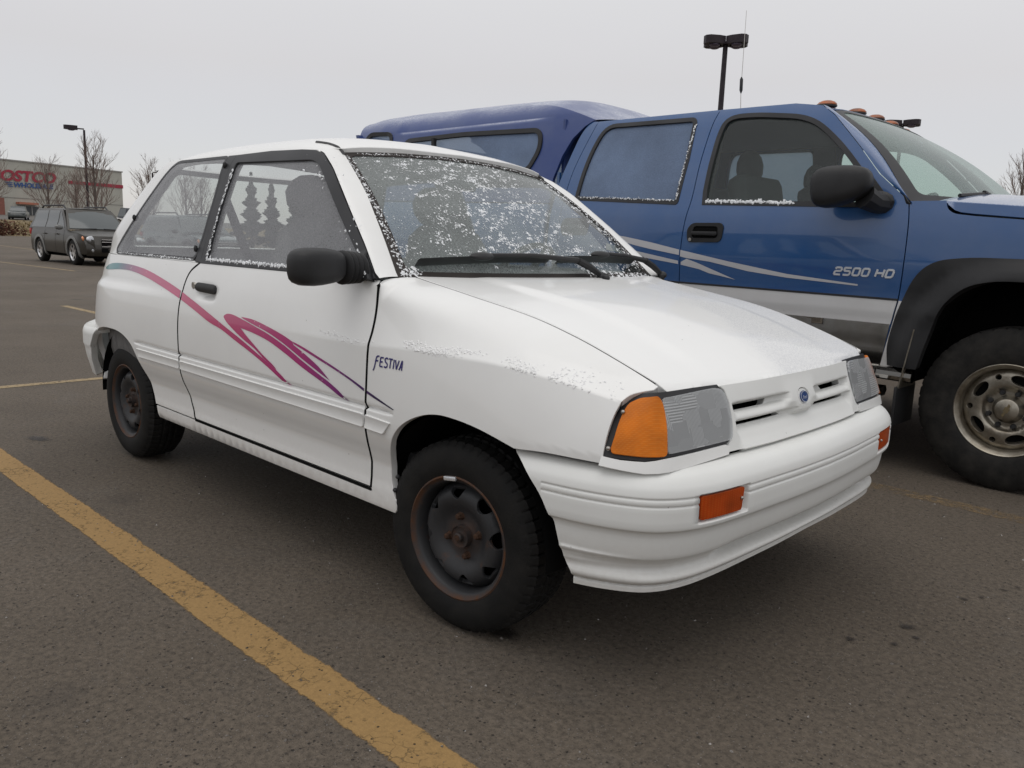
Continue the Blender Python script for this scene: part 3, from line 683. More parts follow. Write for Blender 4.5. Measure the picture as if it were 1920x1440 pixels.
def lens_mat():
    m = bpy.data.materials.new('lamp_glass'); m.use_nodes = True; t = NT(m); nt = m.node_tree; p = t.pos()
    wy = t.n('ShaderNodeTexWave', {'Vector': p, 'Scale': 62}, bands_direction='Y').outputs[1]; wz = t.n('ShaderNodeTexWave', {'Vector': p, 'Scale': 50}, bands_direction='Z').outputs[1]
    cell = t.n('ShaderNodeTexVoronoi', {'Vector': t.mp(p, (.01, 20, 27)), 'Scale': 1.0, 'Randomness': .8}, distance='CHEBYCHEV').outputs['Color']
    ch, c2 = t.xyz(cell, 0), t.xyz(cell, 1); sel = t.math('GREATER_THAN', ch, .62); sel2 = t.math('LESS_THAN', ch, .22)
    hgt = t.math('ADD', t.math('ADD', t.math('MULTIPLY', sel, wy), t.math('MULTIPLY', sel2, wz)), t.math('MULTIPLY', c2, 1.5))
    bp = t.n('ShaderNodeBump', {'Height': hgt, 'Strength': .35, 'Distance': .003}).outputs[0]
    tr = t.n('ShaderNodeBsdfTransparent', {0: (.94,.95,.96,1)}); gl = t.n('ShaderNodeBsdfGlossy', {'Roughness': .12, 'Normal': bp})
    fr = t.n('ShaderNodeLayerWeight', {0: .3, 'Normal': bp})
    df = t.n('ShaderNodeBsdfDiffuse', {0: (.80,.82,.83,1), 'Normal': bp}); tl = t.n('ShaderNodeBsdfTranslucent', {0: (.80,.82,.83,1)}); dd = t.n('ShaderNodeMixShader', {0: .3, 1: df.outputs[0], 2: tl.outputs[0]})
    k = t.math('ADD', .36, t.math('MULTIPLY', t.math('MAXIMUM', t.math('MULTIPLY', sel, wy), t.math('MULTIPLY', sel2, wz)), .30)); k = t.math('ADD', k, t.math('MULTIPLY', c2, .05))
    a2 = t.n('ShaderNodeMixShader', {0: k, 1: tr.outputs[0], 2: dd.outputs[0]})
    o = t.n('ShaderNodeMixShader', {0: t.math('MULTIPLY_ADD', t.math('POWER', fr.outputs[1], 3.0), .7, .06), 1: a2.outputs[0], 2: gl.outputs[0]})
    nt.links.new(o.outputs[0], nt.nodes['Material Output'].inputs[0]); nt.nodes.remove(t.b); return m
M_LENS = lens_mat()
def S_refl(u, v):
    X = S_front(u, v); n = snorm(S_front, u, v); r = ((np.abs(u) - .515)/.135)**2 + ((v - .671)/.062)**2
    return X - n*(.010 + .055*np.clip(1 - .72*r, 0, 1)**.8)[:,None]
M_REFL = mat('lamp_reflector', (.80,.81,.82), .30, .75)
sheet('headlamp_reflector', S_refl, hg, M_REFL, car, h=(.012,.008), thick=0, lip=False, mirror=0, ne=2e-3)
for s in (-1, 1):
    b = MB(); p = S_front(np.array([.515*s]), np.array([.671]))[0]; b.tube([p + Vector((-.055,0,0)), p + Vector((-.02,0,0))], .010, 10); b.build('bulb', M_CHROME, car)
sheet('headlamp_lens', S_front, hg, M_LENS, car, h=(.02,.015), off=.004, thick=.010, mirror=0)
sheet('lamp_trim', S_front, [(-.797,.600),(-.754,.5955),(-.70,.5945),(-.654,.6005),(-.424,.6015),(-.408,.5965),(-.416,.5785),(-.70,.5705),(-.795,.5810)], M_WHITE, car, h=(.03,.008), off=.003, thick=.03, mirror=0)
# ---- grille
def boss(u, v): return sstep(.648, .668, v)*(1 - sstep(.070, .115, np.abs(u))) + (1 - sstep(.648, .668, v))*(1 - sstep(.030, .085, np.abs(u)))*sstep(.628, .640, v)
_gd = pchip([.598,.602,.620,.636,.6375,.6485,.650,.656,.672,.6745,.6755,.690,.693,.70], [0,.002,.010,.021,.022,.022,.004,.003,.013,.016,.022,.022,.000,0])
def S_grille(u, v):
    X = S_front(u, v); n = snorm(S_front, u, v); a = np.abs(u)
    side = 1 - sstep(.345, .362, a)
    d = _gd(v)*side*(1 - boss(u, v)) - .006*boss(u, v)*sstep(.625,.66,v)*(1-sstep(.665,.735,v))
    return X - n*d[:,None]
go = rc([(-.392,.7365),(-.377,.726),(-.369,.694),(-.374,.646),(-.388,.612),(-.404,.600),(-.413,.5835),(-.2,.5815),(.2,.5815),(.413,.5835),(.404,.600),(.388,.612),(.374,.646),(.369,.694),(.377,.726),(.392,.7365)], [.004]*16)
hs = []
for s in (1, -1):
    hs += [rc([(-.342*s,.6895),(-.165*s,.6895),(-.180*s,.6765),(-.342*s,.6765)], .004), rc([(-.342*s,.6475),(-.118*s,.6475),(-.105*s,.6390),(-.342*s,.6385)], .003)]
em = ell(.0, .674, .037, .0235, 28)
sheet('grille', S_grille, go, M_BUMP, car, holes=hs+[em], h=(.009,.005), rows=[.637,.6495,.651,.6745,.676,.6903,.6911,.6919,.6927,.6935], thick=.022, ne=1.5e-3)
b = MB(); b.box((.50,0,.66), (.02,.80,.16)); b.build('radiator_cavity', M_DARK, car)
def S_disc(u, v): X = S_front(u, v) + 0; return X + np.array([.004, 0, 0])
sheet('emblem_base', S_disc, ell(0, .674, .029, .0205, 28), M_BUMP, car, h=(.01,.006), thick=.02)
M_EMB = mat('emblem_blue', (.018,.045,.16), .2, coat=1)
def S_disc2(u, v): return S_front(u, v) + np.array([.0065, 0, 0])
sheet('emblem_badge', S_disc2, ell(0, .674, .0235, .0155, 28), M_EMB, car, h=(.01,.006), thick=.003)
tv, tf = text_poly('Ford', .020, shear=.35, bold=0.0); c0 = (tv.min(0) + tv.max(0))/2; tv = (tv - c0)*[.62, .62]
def emb(V): return S_front(V[:,0], .673 + V[:,1]) + [.0088, 0, 0]
M_LET = mat('silver_letter', (.72,.74,.77), .3, .6)
map_flat('emblem_script', tv, tf, emb, M_LET, car)
rp_ = ell(0, .674, .0235, .0155, 32); ri_ = ell(0, .674, .0215, .0138, 32)
V_ = np.array(rp_ + ri_); map_flat('emblem_rim', V_, [(i, (i+1) % 32, 32+(i+1) % 32, 32+i) for i in range(32)], lambda V: S_front(V[:,0], V[:,1]) + [.0084,0,0], M_LET, car)
# ---- front bumper
ve = BV[-1]
re_ = spl([(-1.095,.050),(-1.04,.093),(-.990,.145),(-.962,.196),(-.942,.270),(-.930,.330),(-.914,.360),(-.910,ve)], 4)
bp = [(-1.05,.030),(-.9,.004)] + [(-.6,.004),(.6,.004)] + [(.9,.004),(1.05,.030)] + [(-u, v) for u, v in re_] + re_[::-1]
br = [float(bump_v(z)) for z in (.5215,.519,.517,.515,.5125,.5045,.502,.500,.498,.4955,.525,.5225,.452,.448,.444,.440,.437,.4535,.457,.461,.372,.366,.360,.352,.345,.338)]
sheet('front_bumper', S_bump, bp, M_BUMP, car, h=(.022,.010), rows=br, cols=[.418,.422,.426,.43,.598,.602,-.418,-.422,-.426,-.43,-.598,-.602,.425,.60,.985,.99,-.985,-.99], sgn=-1, thick=.012, ne=1.2e-3)
va, vb = float(bump_v(.5165)), float(bump_v(.4625))
def S_mk(u, v):
    a = np.abs(u); X = S_bump(u, v); return X
for s in (-1, 1):
    o = sheet('marker_lamp', S_bump, rc([(.440*s,va),(.594*s,va),(.594*s,vb),(.446*s,vb)], .006), M_ORANGE, car, h=(.02,.012), sgn=-1, off=.013, thick=.012)
    p = S_bump(np.array([.452*s]), np.array([(va*.55+vb*.45)]))[0] + np.array([.0145, 0, 0]); b = MB(); b.ball(p, .0045); b.build('screw', M_SCREW, o)
# ---- door handle, lock, mirror
def S_hd(u, v): return S_side(u, np.full_like(v, .90)) + np.stack([0*u, -.016 - .006*(1-((v-.852)/.02)**2), v-.90], -1)
sheet('door_handle', S_hd, rc([(-1.462,.872),(-1.318,.870),(-1.312,.840),(-1.325,.834),(-1.452,.838),(-1.474,.846)], [.02,.014,.012,.008,.01,.012]), M_BLACK, car, h=(.02,.006), thick=.02, mirror=0)
b = MB(); yy = -float(side_y(-1.492,.858)); b.tube([(-1.492,yy+.004,.858),(-1.492,yy-.006,.858)], .0125, 14); o = b.build('door_lock', M_SCREW, car); mirror_obj(o)
def mirror_geo():
    b = MB(); bm = bmesh.new(); bmesh.ops.create_cube(bm, size=1)
    bmesh.ops.subdivide_edges(bm, edges=list(bm.edges), cuts=5, use_grid_fill=True)
    for v in bm.verts:                                          # superellipsoid shell, flat on the glass side
        c = v.co*2; n = (abs(c.x)**3.2 + abs(c.y)**3.6 + abs(c.z)**3.6)**(1/3.4); q = c/max(n, 1e-6)
        k = 1 - .10*max(0, q.y) ; v.co = Vector((q.x*.055*(1-.25*abs(q.y)**2) , q.y*.092, q.z*.052*k*(1 - .05*q.y)))
    for v in bm.verts:
        if v.co.x < -.03: v.co.x = -.03
    return bm
bm = mirror_geo(); bm.transform(Matrix.Translation((-.445,-.890,.977)) @ Matrix.Rotation(R(10),4,'Z') @ Matrix.Rotation(R(2),4,'X')); b = MB(); b.bm(bm)
sail = [(-.395,.938),(-.56,.952),(-.50,1.012),(-.44,.985)]
o = b.build('door_mirror', M_BLACK, car)
b = MB(); 
for k in range(4):                                              # the ribbed neck
    c = Vector((-.455 + .004*k, -.800 + .014*k, .974)); M_ = Matrix.Translation(c) @ Matrix.Rotation(R(20),4,'Z') @ Matrix.Diagonal((.044,.011,.050 - .0015*k,1)); bm = bmesh.new(); bmesh.ops.create_uvsphere(bm, u_segments=14, v_segments=10, radius=1); bm.transform(M_); b.bm(bm)
n1 = b.build('mirror_neck', M_BLACK, car)
def S_sail(u, v): return S_gh(u, v) + np.stack([0*u, -.020*sstep(.0,.04, (1.035-v)) - .006, 0*u], -1)
sheet('mirror_base', S_sail, rc([(-.392,.944),(-.585,.952),(-.55,.985),(-.465,1.030)], [.006,.03,.04,.01]), M_BLACK, car, h=(.02,.015), thick=.03, mirror=0)
# ---- wipers and washer jet
def wpt(u, v, o=.012): return S_ws(np.array([float(u)]), np.array([float(v)]))[0] + o*snorm(S_ws, np.array([float(u)]), np.array([float(v)]), 1, 2e-3)[0]
for (bl, hub_, mid, pv, hn) in (((-.915,.058),(-.06,.100),(-.55,.085),(.300,-.035),(.12,.055)), ((.02,.098),(.86,.092),(.43,.118),(1.10,-.05),(.93,.055))):
    w = empty('wiper'); w.parent = car; b = MB()
    n = 14; pts = [wpt(bl[0] + (hub_[0]-bl[0])*k/(n-1), bl[1] + (hub_[1]-bl[1])*k/(n-1) + .012*math.sin(math.pi*k/(n-1)), .022) for k in range(n)]
    N_ = snorm(S_ws, np.array([bl[0]*.5+hub_[0]*.5]), np.array([.08]), 1, 2e-3)[0]
    for i in range(n-1):
        q = [pts[i], pts[i+1]]; V = [q[0]-N_*.022, q[1]-N_*.022, q[1]+N_*.007, q[0]+N_*.007]; V += [v + np.array([.011,0,.005]) for v in V]
        b.add(V, [(0,1,2,3),(7,6,5,4),(0,4,5,1),(3,2,6,7),(1,5,6,2),(0,3,7,4)])
    b.build('wiper_blade', M_BLACK, w)
    b = MB(); m_ = wpt(mid[0], mid[1], .034); b.ball(m_, (.022,.052,.014), 12); b.tube([m_ + Vector((0,.02,.004)), wpt((mid[0]+hn[0])/2, (mid[1]+hn[1])/2+.02, .042), wpt(hn[0], hn[1], .045)], [.007,.007,.011], 8)
    h_ = Vector(wpt(hn[0], hn[1], .045)); p_ = Vector(wpt(pv[0], pv[1], .022)); b.tube([h_, h_.lerp(p_, .45) + Vector((0,0,.004)), p_], [.013,.013,.010], 8); b.ball(p_, (.02,.024,.016), 12); b.tube([p_, p_ + Vector((0,0,-.04))], .012, 8)
    b.build('wiper_arm', M_BLACK, w)
p = S_hood(np.array([.12]), np.array([.17]))[0]; b = MB(); b.ball(p + Vector((0,0,.004)), (.016,.013,.011), 12); b.build('washer_jet', M_BLACK, car)
# ---- decals
def decal(name, poly, m, S=S_side, off=.0015, h=(.04,.02), par=None, **k): return sheet(name, S, poly, m, par or car, h=h, off=off, thick=0, lip=False, **k)
def stripe_mat():
    m = mat('stripe_vinyl', (.6,.06,.25), .3, coat=.5); t = NT(m); p = t.pos(); x = t.xyz(p, 0); z = t.xyz(p, 2)
    c = t.ramp(t.math('MULTIPLY_ADD', x, 1/2.4, 2.55/2.4), [(.0,(.012,.175,.185)),(.09,(.02,.17,.20)),(.17,(.30,.10,.20)),(.24,(.47,.062,.165)),(.40,(.50,.050,.150)),(.60,(.44,.034,.14)),(.77,(.37,.018,.155)),(.85,(.20,.015,.16)),(.90,(.075,.012,.12)),(.95,(.020,.010,.055)),(1,(.008,.006,.02))])
    sc = t.ramp(t.noise(p, 45, 4, .7), [(.665, 0), (.69, 1)]); t.set('Base Color', t.mix(t.math('MULTIPLY', sc, .8), c, (.7,.68,.67))); return m
M_STR = stripe_mat()
up1 = spl([(-2.516,.880),(-2.45,.897),(-2.34,.906),(-2.172,.905),(-1.983,.891),(-1.795,.865),(-1.623,.835),(-1.468,.799),(-1.329,.763),(-1.20,.728),(-1.086,.698),(-.998,.672),(-.928,.651),(-.853,.628),(-.799,.608),(-.748,.584)], 4)
lo1 = spl([(-2.516,.872),(-2.45,.872),(-2.285,.881),(-2.152,.879),(-1.96,.860),(-1.776,.832),(-1.606,.802),(-1.458,.767),(-1.322,.732),(-1.232,.717),(-1.121,.688),(-.999,.657),(-.885,.623),(-.768,.582)], 4)
st1 = up1 + lo1[::-1]
def clip_x(poly, a, b):
    for c, s in ((a, 1), (b, -1)):
        out = []
        for i in range(len(poly)):
            p, q = poly[i], poly[(i+1) % len(poly)]; dp, dq = s*(p[0]-c), s*(q[0]-c)
            if dp >= 0: out.append(p)
            if (dp > 0) != (dq > 0) and dp != dq: t = dp/(dp-dq); out.append((c, p[1] + t*(q[1]-p[1])))
        poly = out
    return poly
decal('side_stripe', clip_x(st1, -2.6, -1.598), M_STR, h=(.03,.012), mirror=0); decal('side_stripe', clip_x(st1, -1.580, 0), M_STR, h=(.03,.012), mirror=0)
Bo = spl([(-.930,.654),(-.985,.676),(-1.062,.698),(-1.150,.728),(-1.205,.752),(-1.219,.764),(-1.200,.774),(-1.160,.776),(-1.086,.766),(-1.005,.752),(-.898,.733),(-.787,.706),(-.683,.673),(-.586,.644),(-.530,.628),(-.476,.609),(-.427,.586)], 4)
Bi = spl([(-.445,.584),(-.529,.612),(-.681,.652),(-.784,.683),(-.894,.711),(-1.009,.728),(-1.089,.735)], 4) + spl([(-1.053,.717),(-1.003,.695),(-.932,.664),(-.848,.632),(-.832,.622)], 4)
decal('side_stripe', Bo + Bi + [(-.925,.651)], M_STR, h=(.03,.012), mirror=0)
C1 = spl([(-1.094,.773),(-1.018,.772),(-.902,.757),(-.792,.737),(-.744,.725)], 4) + spl([(-.737,.716),(-.686,.701),(-.587,.666),(-.522,.632)], 4) + spl([(-.586,.650),(-.684,.679),(-.788,.711),(-.899,.738),(-1.014,.757),(-1.08,.769)], 4)
decal('side_stripe', C1, M_STR, h=(.03,.012), mirror=0)
D1 = spl([(-.744,.726),(-.688,.717),(-.590,.696),(-.498,.675),(-.411,.653),(-.327,.629),(-.207,.597)], 4) + spl([(-.212,.595),(-.335,.623),(-.410,.646),(-.498,.668),(-.590,.688),(-.687,.709),(-.735,.719)], 4)
decal('side_stripe', clip_x(D1, -.8, -.348), M_STR, h=(.03,.012), mirror=0); decal('side_stripe', clip_x(D1, -.334, 0), M_STR, h=(.03,.012), mirror=0)
M_PUR = mat('purple_letter', (.022,.016,.13), .4)
# FESTIVA in thin strokes, letter cell 1 wide 1 high
ST = {'F': [[(-.22,-.55),(-.05,-.15),(.06,.75),(.22,1.0),(.55,1.02)],[(.03,.52),(.45,.54)]], 'E': [[(.62,.95),(.12,.95),(.12,.02),(.62,.02)],[(.12,.5),(.52,.5)]], 'S': [[(.60,.90),(.30,.98),(.10,.80),(.22,.58),(.48,.44),(.58,.22),(.40,.02),(.06,.06)]],
      'T': [[(.0,.95),(.62,.95)],[(.31,.95),(.31,.0)]], 'I': [[(.2,.97),(.2,0)]], 'V': [[(.02,.97),(.30,.02),(.58,.97)]], 'A': [[(.06,0),(.36,.97),(.42,.97),(.46,0)],[(.18,.33),(.45,.33)]]}
x0 = -.305; hgt = .027
for ch, adv in zip('FESTIVA', (.66,.76,.72,.64,.40,.68,.5)):
    for st in ST[ch]:
        P = [(x0 + (px + .06*py)*.0275, .707 + .008*(x0+.30) + py*hgt) for px, py in st]
        P = P if len(P) < 4 or ch in 'EA' else spl(P, 4)
        for a_, b_ in ([(P, None)] if len(P) > 4 else [(P[i:i+2], None) for i in range(len(P)-1)]):
            decal('model_letter', ribbon(resl(a_, max(2, len(a_))), .0046), M_PUR, h=(.02,.02), mirror=None)
    x0 += adv*.0275
# ---- wheels
def steel_wheel():
    w = empty('wheel')
    tyre_mesh('tyre', .270, .168, .168, M_TYRE, w)
    V, F = revolve([(.1725,.000),(.1735,-.005),(.169,-.007),(.165,-.003),(.161,.002),(.157,.004),(.153,.010),(.150,.024),(.1485,.045),(.147,.075),(.147,.14)], 64)
    rim = obj('rim', V, F, M_STEEL, w, ang=50)
    prof = pchip([0,.028,.033,.045,.062,.078,.092,.108,.124,.138,.149], [.028,.028,.029,.031,.030,.022,.014,.010,.014,.030,.050])
    def S_d(u, v): return np.stack([u, prof(np.hypot(u, v)), v], -1)
    hs = []
    for k in range(8):
        a = R(22.5 + 45*k); c, s = math.cos(a), math.sin(a)
        P = rc([(.137,-.026),(.137,.026),(.122,.022),(.104,.004),(.104,-.004),(.122,-.022)], [.007,.007,.008,.005,.005,.008])
        hs.append([(c*x - s*y, s*x + c*y) for x, y in P])
    sheet('wheel_disc', S_d, ell(0, 0, .1475, .1475, 64), M_STEEL, w, holes=hs, h=(.009,.009), thick=.012, ne=1e-3)
    b = MB(); V, F = revolve([(.0,.000),(.010,.000),(.013,.003),(.013,.014),(.021,.016),(.0285,.014),(.030,.010),(.031,.022),(.033,.032)], 24); b.add(V, F); b.build('hub_cap', M_STEEL, w)
    b = MB(); V, F = revolve([(.0,-.002),(.009,-.002),(.010,.006),(.012,.008),(.0125,.018)], 6); b.add(V, F); b.build('axle_nut', M_RUST, w)
    for k in range(4):
        a = R(28 + 90*k); b = MB(); V, F = revolve([(.0,.012),(.0055,.012),(.0065,.014),(.0092,.016),(.0098,.026),(.0135,.031)], 6); V = [(x + .055*math.cos(a), y, z + .055*math.sin(a)) for x, y, z in V]; b.add(V, F); b.build('lug_nut', M_RUST, w)
    b = MB(); V, F = revolve([(.147,.06),(.10,.075),(.0,.075)], 40); b.add(V, F); b.build('brake_drum', M_DARK, w)
    return w
wf = steel_wheel(); wf.parent = car; wf.location = (0,-.742,.270); wf.rotation_euler = (0, R(14), R(5.5))
b = MB(); b.box((0,0,0), (.044,.008,.012), bev=.003); ww = b.build('wheel_weight', M_LET, wf); ww.location = (.166*math.cos(R(112)), -.008, .166*math.sin(R(112))); ww.rotation_euler = (0, R(90-112), 0)
for (x, y, rz, ry) in ((-2.295,-.735,0,40), (0,.742,185.5,0), (-2.295,.735,180,20)):
    c = empty('wheel'); c.parent = car; c.location = (x, y, .270); c.rotation_euler = (0, R(ry), R(rz))
    for ch in list(wf.children):
        if 'weight' not in ch.name: copy_tree(ch, c)
# ---- wheel wells, floor
def well(x0, r, y0, y1, name='wheel_well'):
    b = MB(); n = 20; V = []
    for k in range(n+1):
        a = math.pi*1.02*k/n - .01*math.pi; V += [(x0 + r*math.cos(a), y0, .285 + r*math.sin(a)), (x0 + r*math.cos(a), y1, .285 + r*math.sin(a))]
    b.add(V, [(2*i, 2*i+2, 2*i+3, 2*i+1) for i in range(n)]); b.add([(x0 + r*math.cos(math.pi*k/24), y1, .285 + r*math.sin(math.pi*k/24)) for k in range(25)], [tuple(range(25))])
    b.build(name, M_DARK, car)
for s in (-1, 1): well(.005, .325, s*.752, s*.50); well(-2.29, .315, s*.735, s*.50)
b = MB(); b.box((-1.14,0,.285), (1.62,1.40,.03)); b.box((-1.1,0,.40), (3.1,.98,.26)); b.box((.35,0,.40), (.36,1.05,.22)); b.box((-2.58,0,.42), (.18,1.2,.2)); b.build('underbody', M_DARK, car)
for (x, z) in ((-.232,.392),(-.238,.352)):
    b = MB(); b.ball((x-.0, -float(side_y(x, z))+.004, z), .007); b.build('arch_clip', M_TRIM, car)
# ---- rear: tailgate, rear glass, bumper
def S_tail(u, v):
    xe = pchip([.35,.50,.80,.94,1.1,1.2,1.3,1.366,1.40], [-2.66,-2.72,-2.725,-2.66,-2.56,-2.46,-2.375,-2.30,-2.24])(v); yw = np.where(v > .945, gh_y(xe, v), side_y(xe, v)); return np.stack([xe - .10*(1 - u*u), u*yw, v], -1)
tg = [(-1,.40),(1,.40),(1,.944),(1,1.355),(-1,1.355),(-1,.944)]; rg = rc([(-.84,.98),(.84,.98),(.82,1.332),(-.82,1.332)], .04)
sheet('tailgate', S_tail, tg, M_WHITE, car, holes=[rg], h=(.1,.03), sgn=-1, thick=.01, ne=3e-3); sheet('rear_glass', S_tail, rg, G_REAR, car, h=(.1,.05), sgn=-1, thick=0, lip=False, ne=3e-3)
_rp = [(-2.50,.792),(-2.60,.800),(-2.69,.785),(-2.76,.735),(-2.80,.65),(-2.83,.4),(-2.84,0)]
_ru = np.concatenate([[0], np.cumsum(np.hypot(*np.diff(np.array(_rp), axis=0).T))]); _rx, _ry2 = pchip(_ru, [a[0] for a in _rp]), pchip(_ru, [a[1] for a in _rp])
_rd = pchip([.34,.38,.46,.475,.50,.505,.56,.585,.596,.600,.603], [-.05,-.035,-.012,-.010,-.004,0,0,-.008,-.022,-.05,-.10])
def S_rb(u, v):
    x, y = _rx(u), _ry2(u); e = 1e-3; tx, ty = _rx(u+e) - _rx(u-e), _ry2(u+e) - _ry2(u-e); L = np.hypot(tx, ty); d = _rd(v)
    return np.stack([x - d*ty/L*-1*-1, -(y + d*-tx/L*1.0), v], -1)
sheet('rear_bumper', S_rb, [(.0,.603),(_ru[-1],.603),(_ru[-1],.345)] + spl([(.125,.345),(.110,.39),(.088,.45),(.055,.515),(.02,.570)], 5), M_BUMP, car, h=(.03,.012), rows=[.59,.594,.597,.599,.601], sgn=-1, thick=.03, mirror=0, ne=2e-3)
# ---- cabin
def seat(x, y, tilt=R(-14)):
    s = empty('seat'); s.parent = car; T = Matrix.Translation((x, y, .50))
    b = MB(); b.box(None, (.52,.50,.16), bev=.05, M=T @ Matrix.Rotation(R(-6),4,'Y')); b.build('cushion', M_INT, s)
    b = MB(); bm = bmesh.new(); bmesh.ops.create_cube(bm, size=1); bmesh.ops.subdivide_edges(bm, edges=list(bm.edges), cuts=4, use_grid_fill=True)
    for v in bm.verts:
        c = v.co*2; n = (abs(c.x)**4 + abs(c.y)**4 + abs(c.z)**5)**.23; q = c/max(n,.5); v.co = Vector((q.x*.075 + (.03*abs(q.y)**2), q.y*.245*(1-.14*max(0,q.z)), q.z*.34))
    bm.transform(T @ Matrix.Translation((-.27,0,.30)) @ Matrix.Rotation(tilt,4,'Y')); b.bm(bm); b.build('backrest', M_INT, s)
    b = MB(); b.ball(None, (.05,.135,.10), 14, M=T @ Matrix.Translation((-.385,0,.705)) @ Matrix.Rotation(tilt,4,'Y')); b.build('headrest', M_INT, s)
seat(-.95,-.33); seat(-.98,.33)
b = MB(); b.box((-2.0,0,.62), (.16,1.15,.42), bev=.05, M=Matrix.Translation((-2.05,0,.70)) @ Matrix.Rotation(R(-16),4,'Y')); b.box((-1.78,0,.50), (.5,1.15,.16), bev=.05); b.build('rear_seat', M_INT, car)
b = MB(); b.prism([(-.38,.90),(-.55,.915),(-.70,.87),(-.74,.78),(-.66,.66),(-.50,.60),(-.38,.60)], -.66, .66, ax=1); b.build('dashboard', M_INT2, car)
b = MB(); b.prism([(-.44,.915),(-.60,.925),(-.70,.965),(-.72,.94),(-.66,.90)], .12, .50, ax=1); b.build('instrument_hood', M_INT2, car)
b = MB(); n = 28; c = Vector((-.80,.33,.90)); M_ = Matrix.Translation(c) @ Matrix.Rotation(R(-62),4,'Y'); ring = [M_ @ Vector((.178*math.cos(2*math.pi*k/n), .178*math.sin(2*math.pi*k/n), 0)) for k in range(n+1)]; b.tube(ring, .013, 8, cap=False)
for a in (20, 160, 270): b.tube([c, M_ @ Vector((.17*math.cos(R(a)), .17*math.sin(R(a)), 0))], .014, 6)
b.ball(c, (.04,.05,.05)); b.tube([c, (-.62,.33,.80)], .03, 8); b.build('steering_wheel', M_INT2, car)
b = MB(); b.box((-1.15,0,.42), (2.3,1.36,.04)); b.box((-.42,0,.60), (.04,1.3,.5)); b.build('cabin_floor', M_INT2, car)
def S_trim(u, v): return S_side(u, v) + np.array([0, .055, 0])
sheet('door_trim', S_trim, [(-2.55,.42),(-.40,.42),(-.40,.938),(-2.55,.938)], M_INT, car, h=(.08,.05), thick=.0, lip=False, mirror=0)
def S_liner(u, v): return S_roof(u, v*.985) + np.array([0, 0, -.03])
sheet('headliner', S_liner, [(-2.22,-.55),(-.93,-.52),(-.88,-.3),(-.86,0),(-.88,.3),(-.93,.52),(-2.22,.55)], M_HEAD, car, h=(.1,.06), thick=0, lip=False, sgn=-1, ne=3e-3)
def S_ip(u, v): return S_gh(u, v) + np.array([0, .03, 0])
sheet('pillar_cover', S_ip, [(-1.50,.93),(-1.54,1.36),(-1.61,1.36),(-1.565,.93)], M_INT, car, h=(.05,.05), thick=.02, mirror=0)
sheet('pillar_cover', S_ip, [(-2.62,.945),(-2.30,1.36),(-2.09,1.36),(-2.15,1.27),(-2.23,1.17),(-2.32,1.07),(-2.43,.975),(-2.44,.945)], M_INT, car, h=(.05,.05), thick=.02, mirror=0)
b = MB(); b.box((-.86,0,1.285), (.02,.20,.06), bev=.01); b.tube([(-.85,0,1.31),(-.84,0,1.35)], .008, 6); b.build('rear_view_mirror', M_INT2, car)
for s in (-1, 1):
    b = MB(); b.tube([(-1.56,s*.60,1.20),(-1.50,s*.55,1.0),(-1.40,s*.48,.72),(-1.2,s*.36,.52)], .018, 4); b.build('seat_belt', M_INT2, car)
# dashboard paper tray shapes seen behind the wipers
# ---- snow lying on the car (uncountable): one part
def snow_bits(name, pts, nrm, size, parent, seed=3, flat=.5, m=None):
    rg_ = random.Random(seed); V = []; F = []
    for p, n in zip(pts, nrm):
        n = Vector(n).normalized(); a = n.orthogonal().normalized(); a = (Matrix.Rotation(rg_.random()*6.28, 3, n) @ a); c_ = n.cross(a); s = size*(.35 + 1.1*rg_.random()**2.2); k = rg_.randint(4, 6); e = rg_.uniform(.8, 2.2); b0 = len(V)
        for i in range(k):
            t = 6.283*i/k; r = s*rg_.uniform(.6, 1.2); V.append(Vector(p) + a*(r*e*math.cos(t)) + c_*(r*math.sin(t)) - n*s*.1)
        V.append(Vector(p) + n*s*flat*rg_.uniform(.5, 1.2) + a*s*rg_.uniform(-.3,.3))
        F += [(b0+i, b0+(i+1) % k, b0+k) for i in range(k)]
    return tag(obj(name, V, F, m or M_SNOW, parent, smooth=False), kind='stuff')
rs = np.random.RandomState(5)
def vnoise(p, f, seed=0):
    r = np.random.RandomState(seed); T = r.rand(64, 64); q = p*f; i = np.floor(q).astype(int); t = q - i; t = t*t*(3-2*t)
    g = lambda a, b: T[(i[:,0]+a) % 64, (i[:,1]+b) % 64]
    return (g(0,0)*(1-t[:,0]) + g(1,0)*t[:,0])*(1-t[:,1]) + (g(0,1)*(1-t[:,0]) + g(1,1)*t[:,0])*t[:,1]
def wdens(u, v): return np.where(u < -.72, .22, 1.0)*np.where((u > .42) & (u < .86) & (v > .12), .14, 1.0)*(1 + 1.6*np.exp(-((v-.15)/.10)**2) + .5*(v > .85))*np.where((v < .11) & (u < .2), .05, 1)*(.35 + 1.3*vnoise(np.stack([u, v*1.0], 1) + 4, 3.2, 6))
c_ = np.stack([rs.uniform(-.96,.97,2600), rs.uniform(.05,.97,2600)], 1); c_ = c_[rs.rand(len(c_)) < wdens(c_[:,0], c_[:,1])*.30][:560]
P_ = []
for (cu, cv) in c_:
    k = rs.randint(2, 7) if rs.rand() < .72 else rs.randint(8, 26); su = .010*math.sqrt(k)*.55; d = rs.normal(0, 1, (k, 2))*[su, su*.42]; d[:,1] += d[:,0]*.22; P_ += list(d + [cu, cv])
P_ = np.array(P_); P_ = P_[(np.abs(P_[:,0]) < .975) & (P_[:,1] > .03) & (P_[:,1] < .975)]; X_ = S_ws(P_[:,0], P_[:,1]); N_ = snorm(S_ws, P_[:,0], P_[:,1], 1, 2e-3); snow_bits('snow_flakes', X_ + .001*N_, N_, .0031, car, 4, .5)
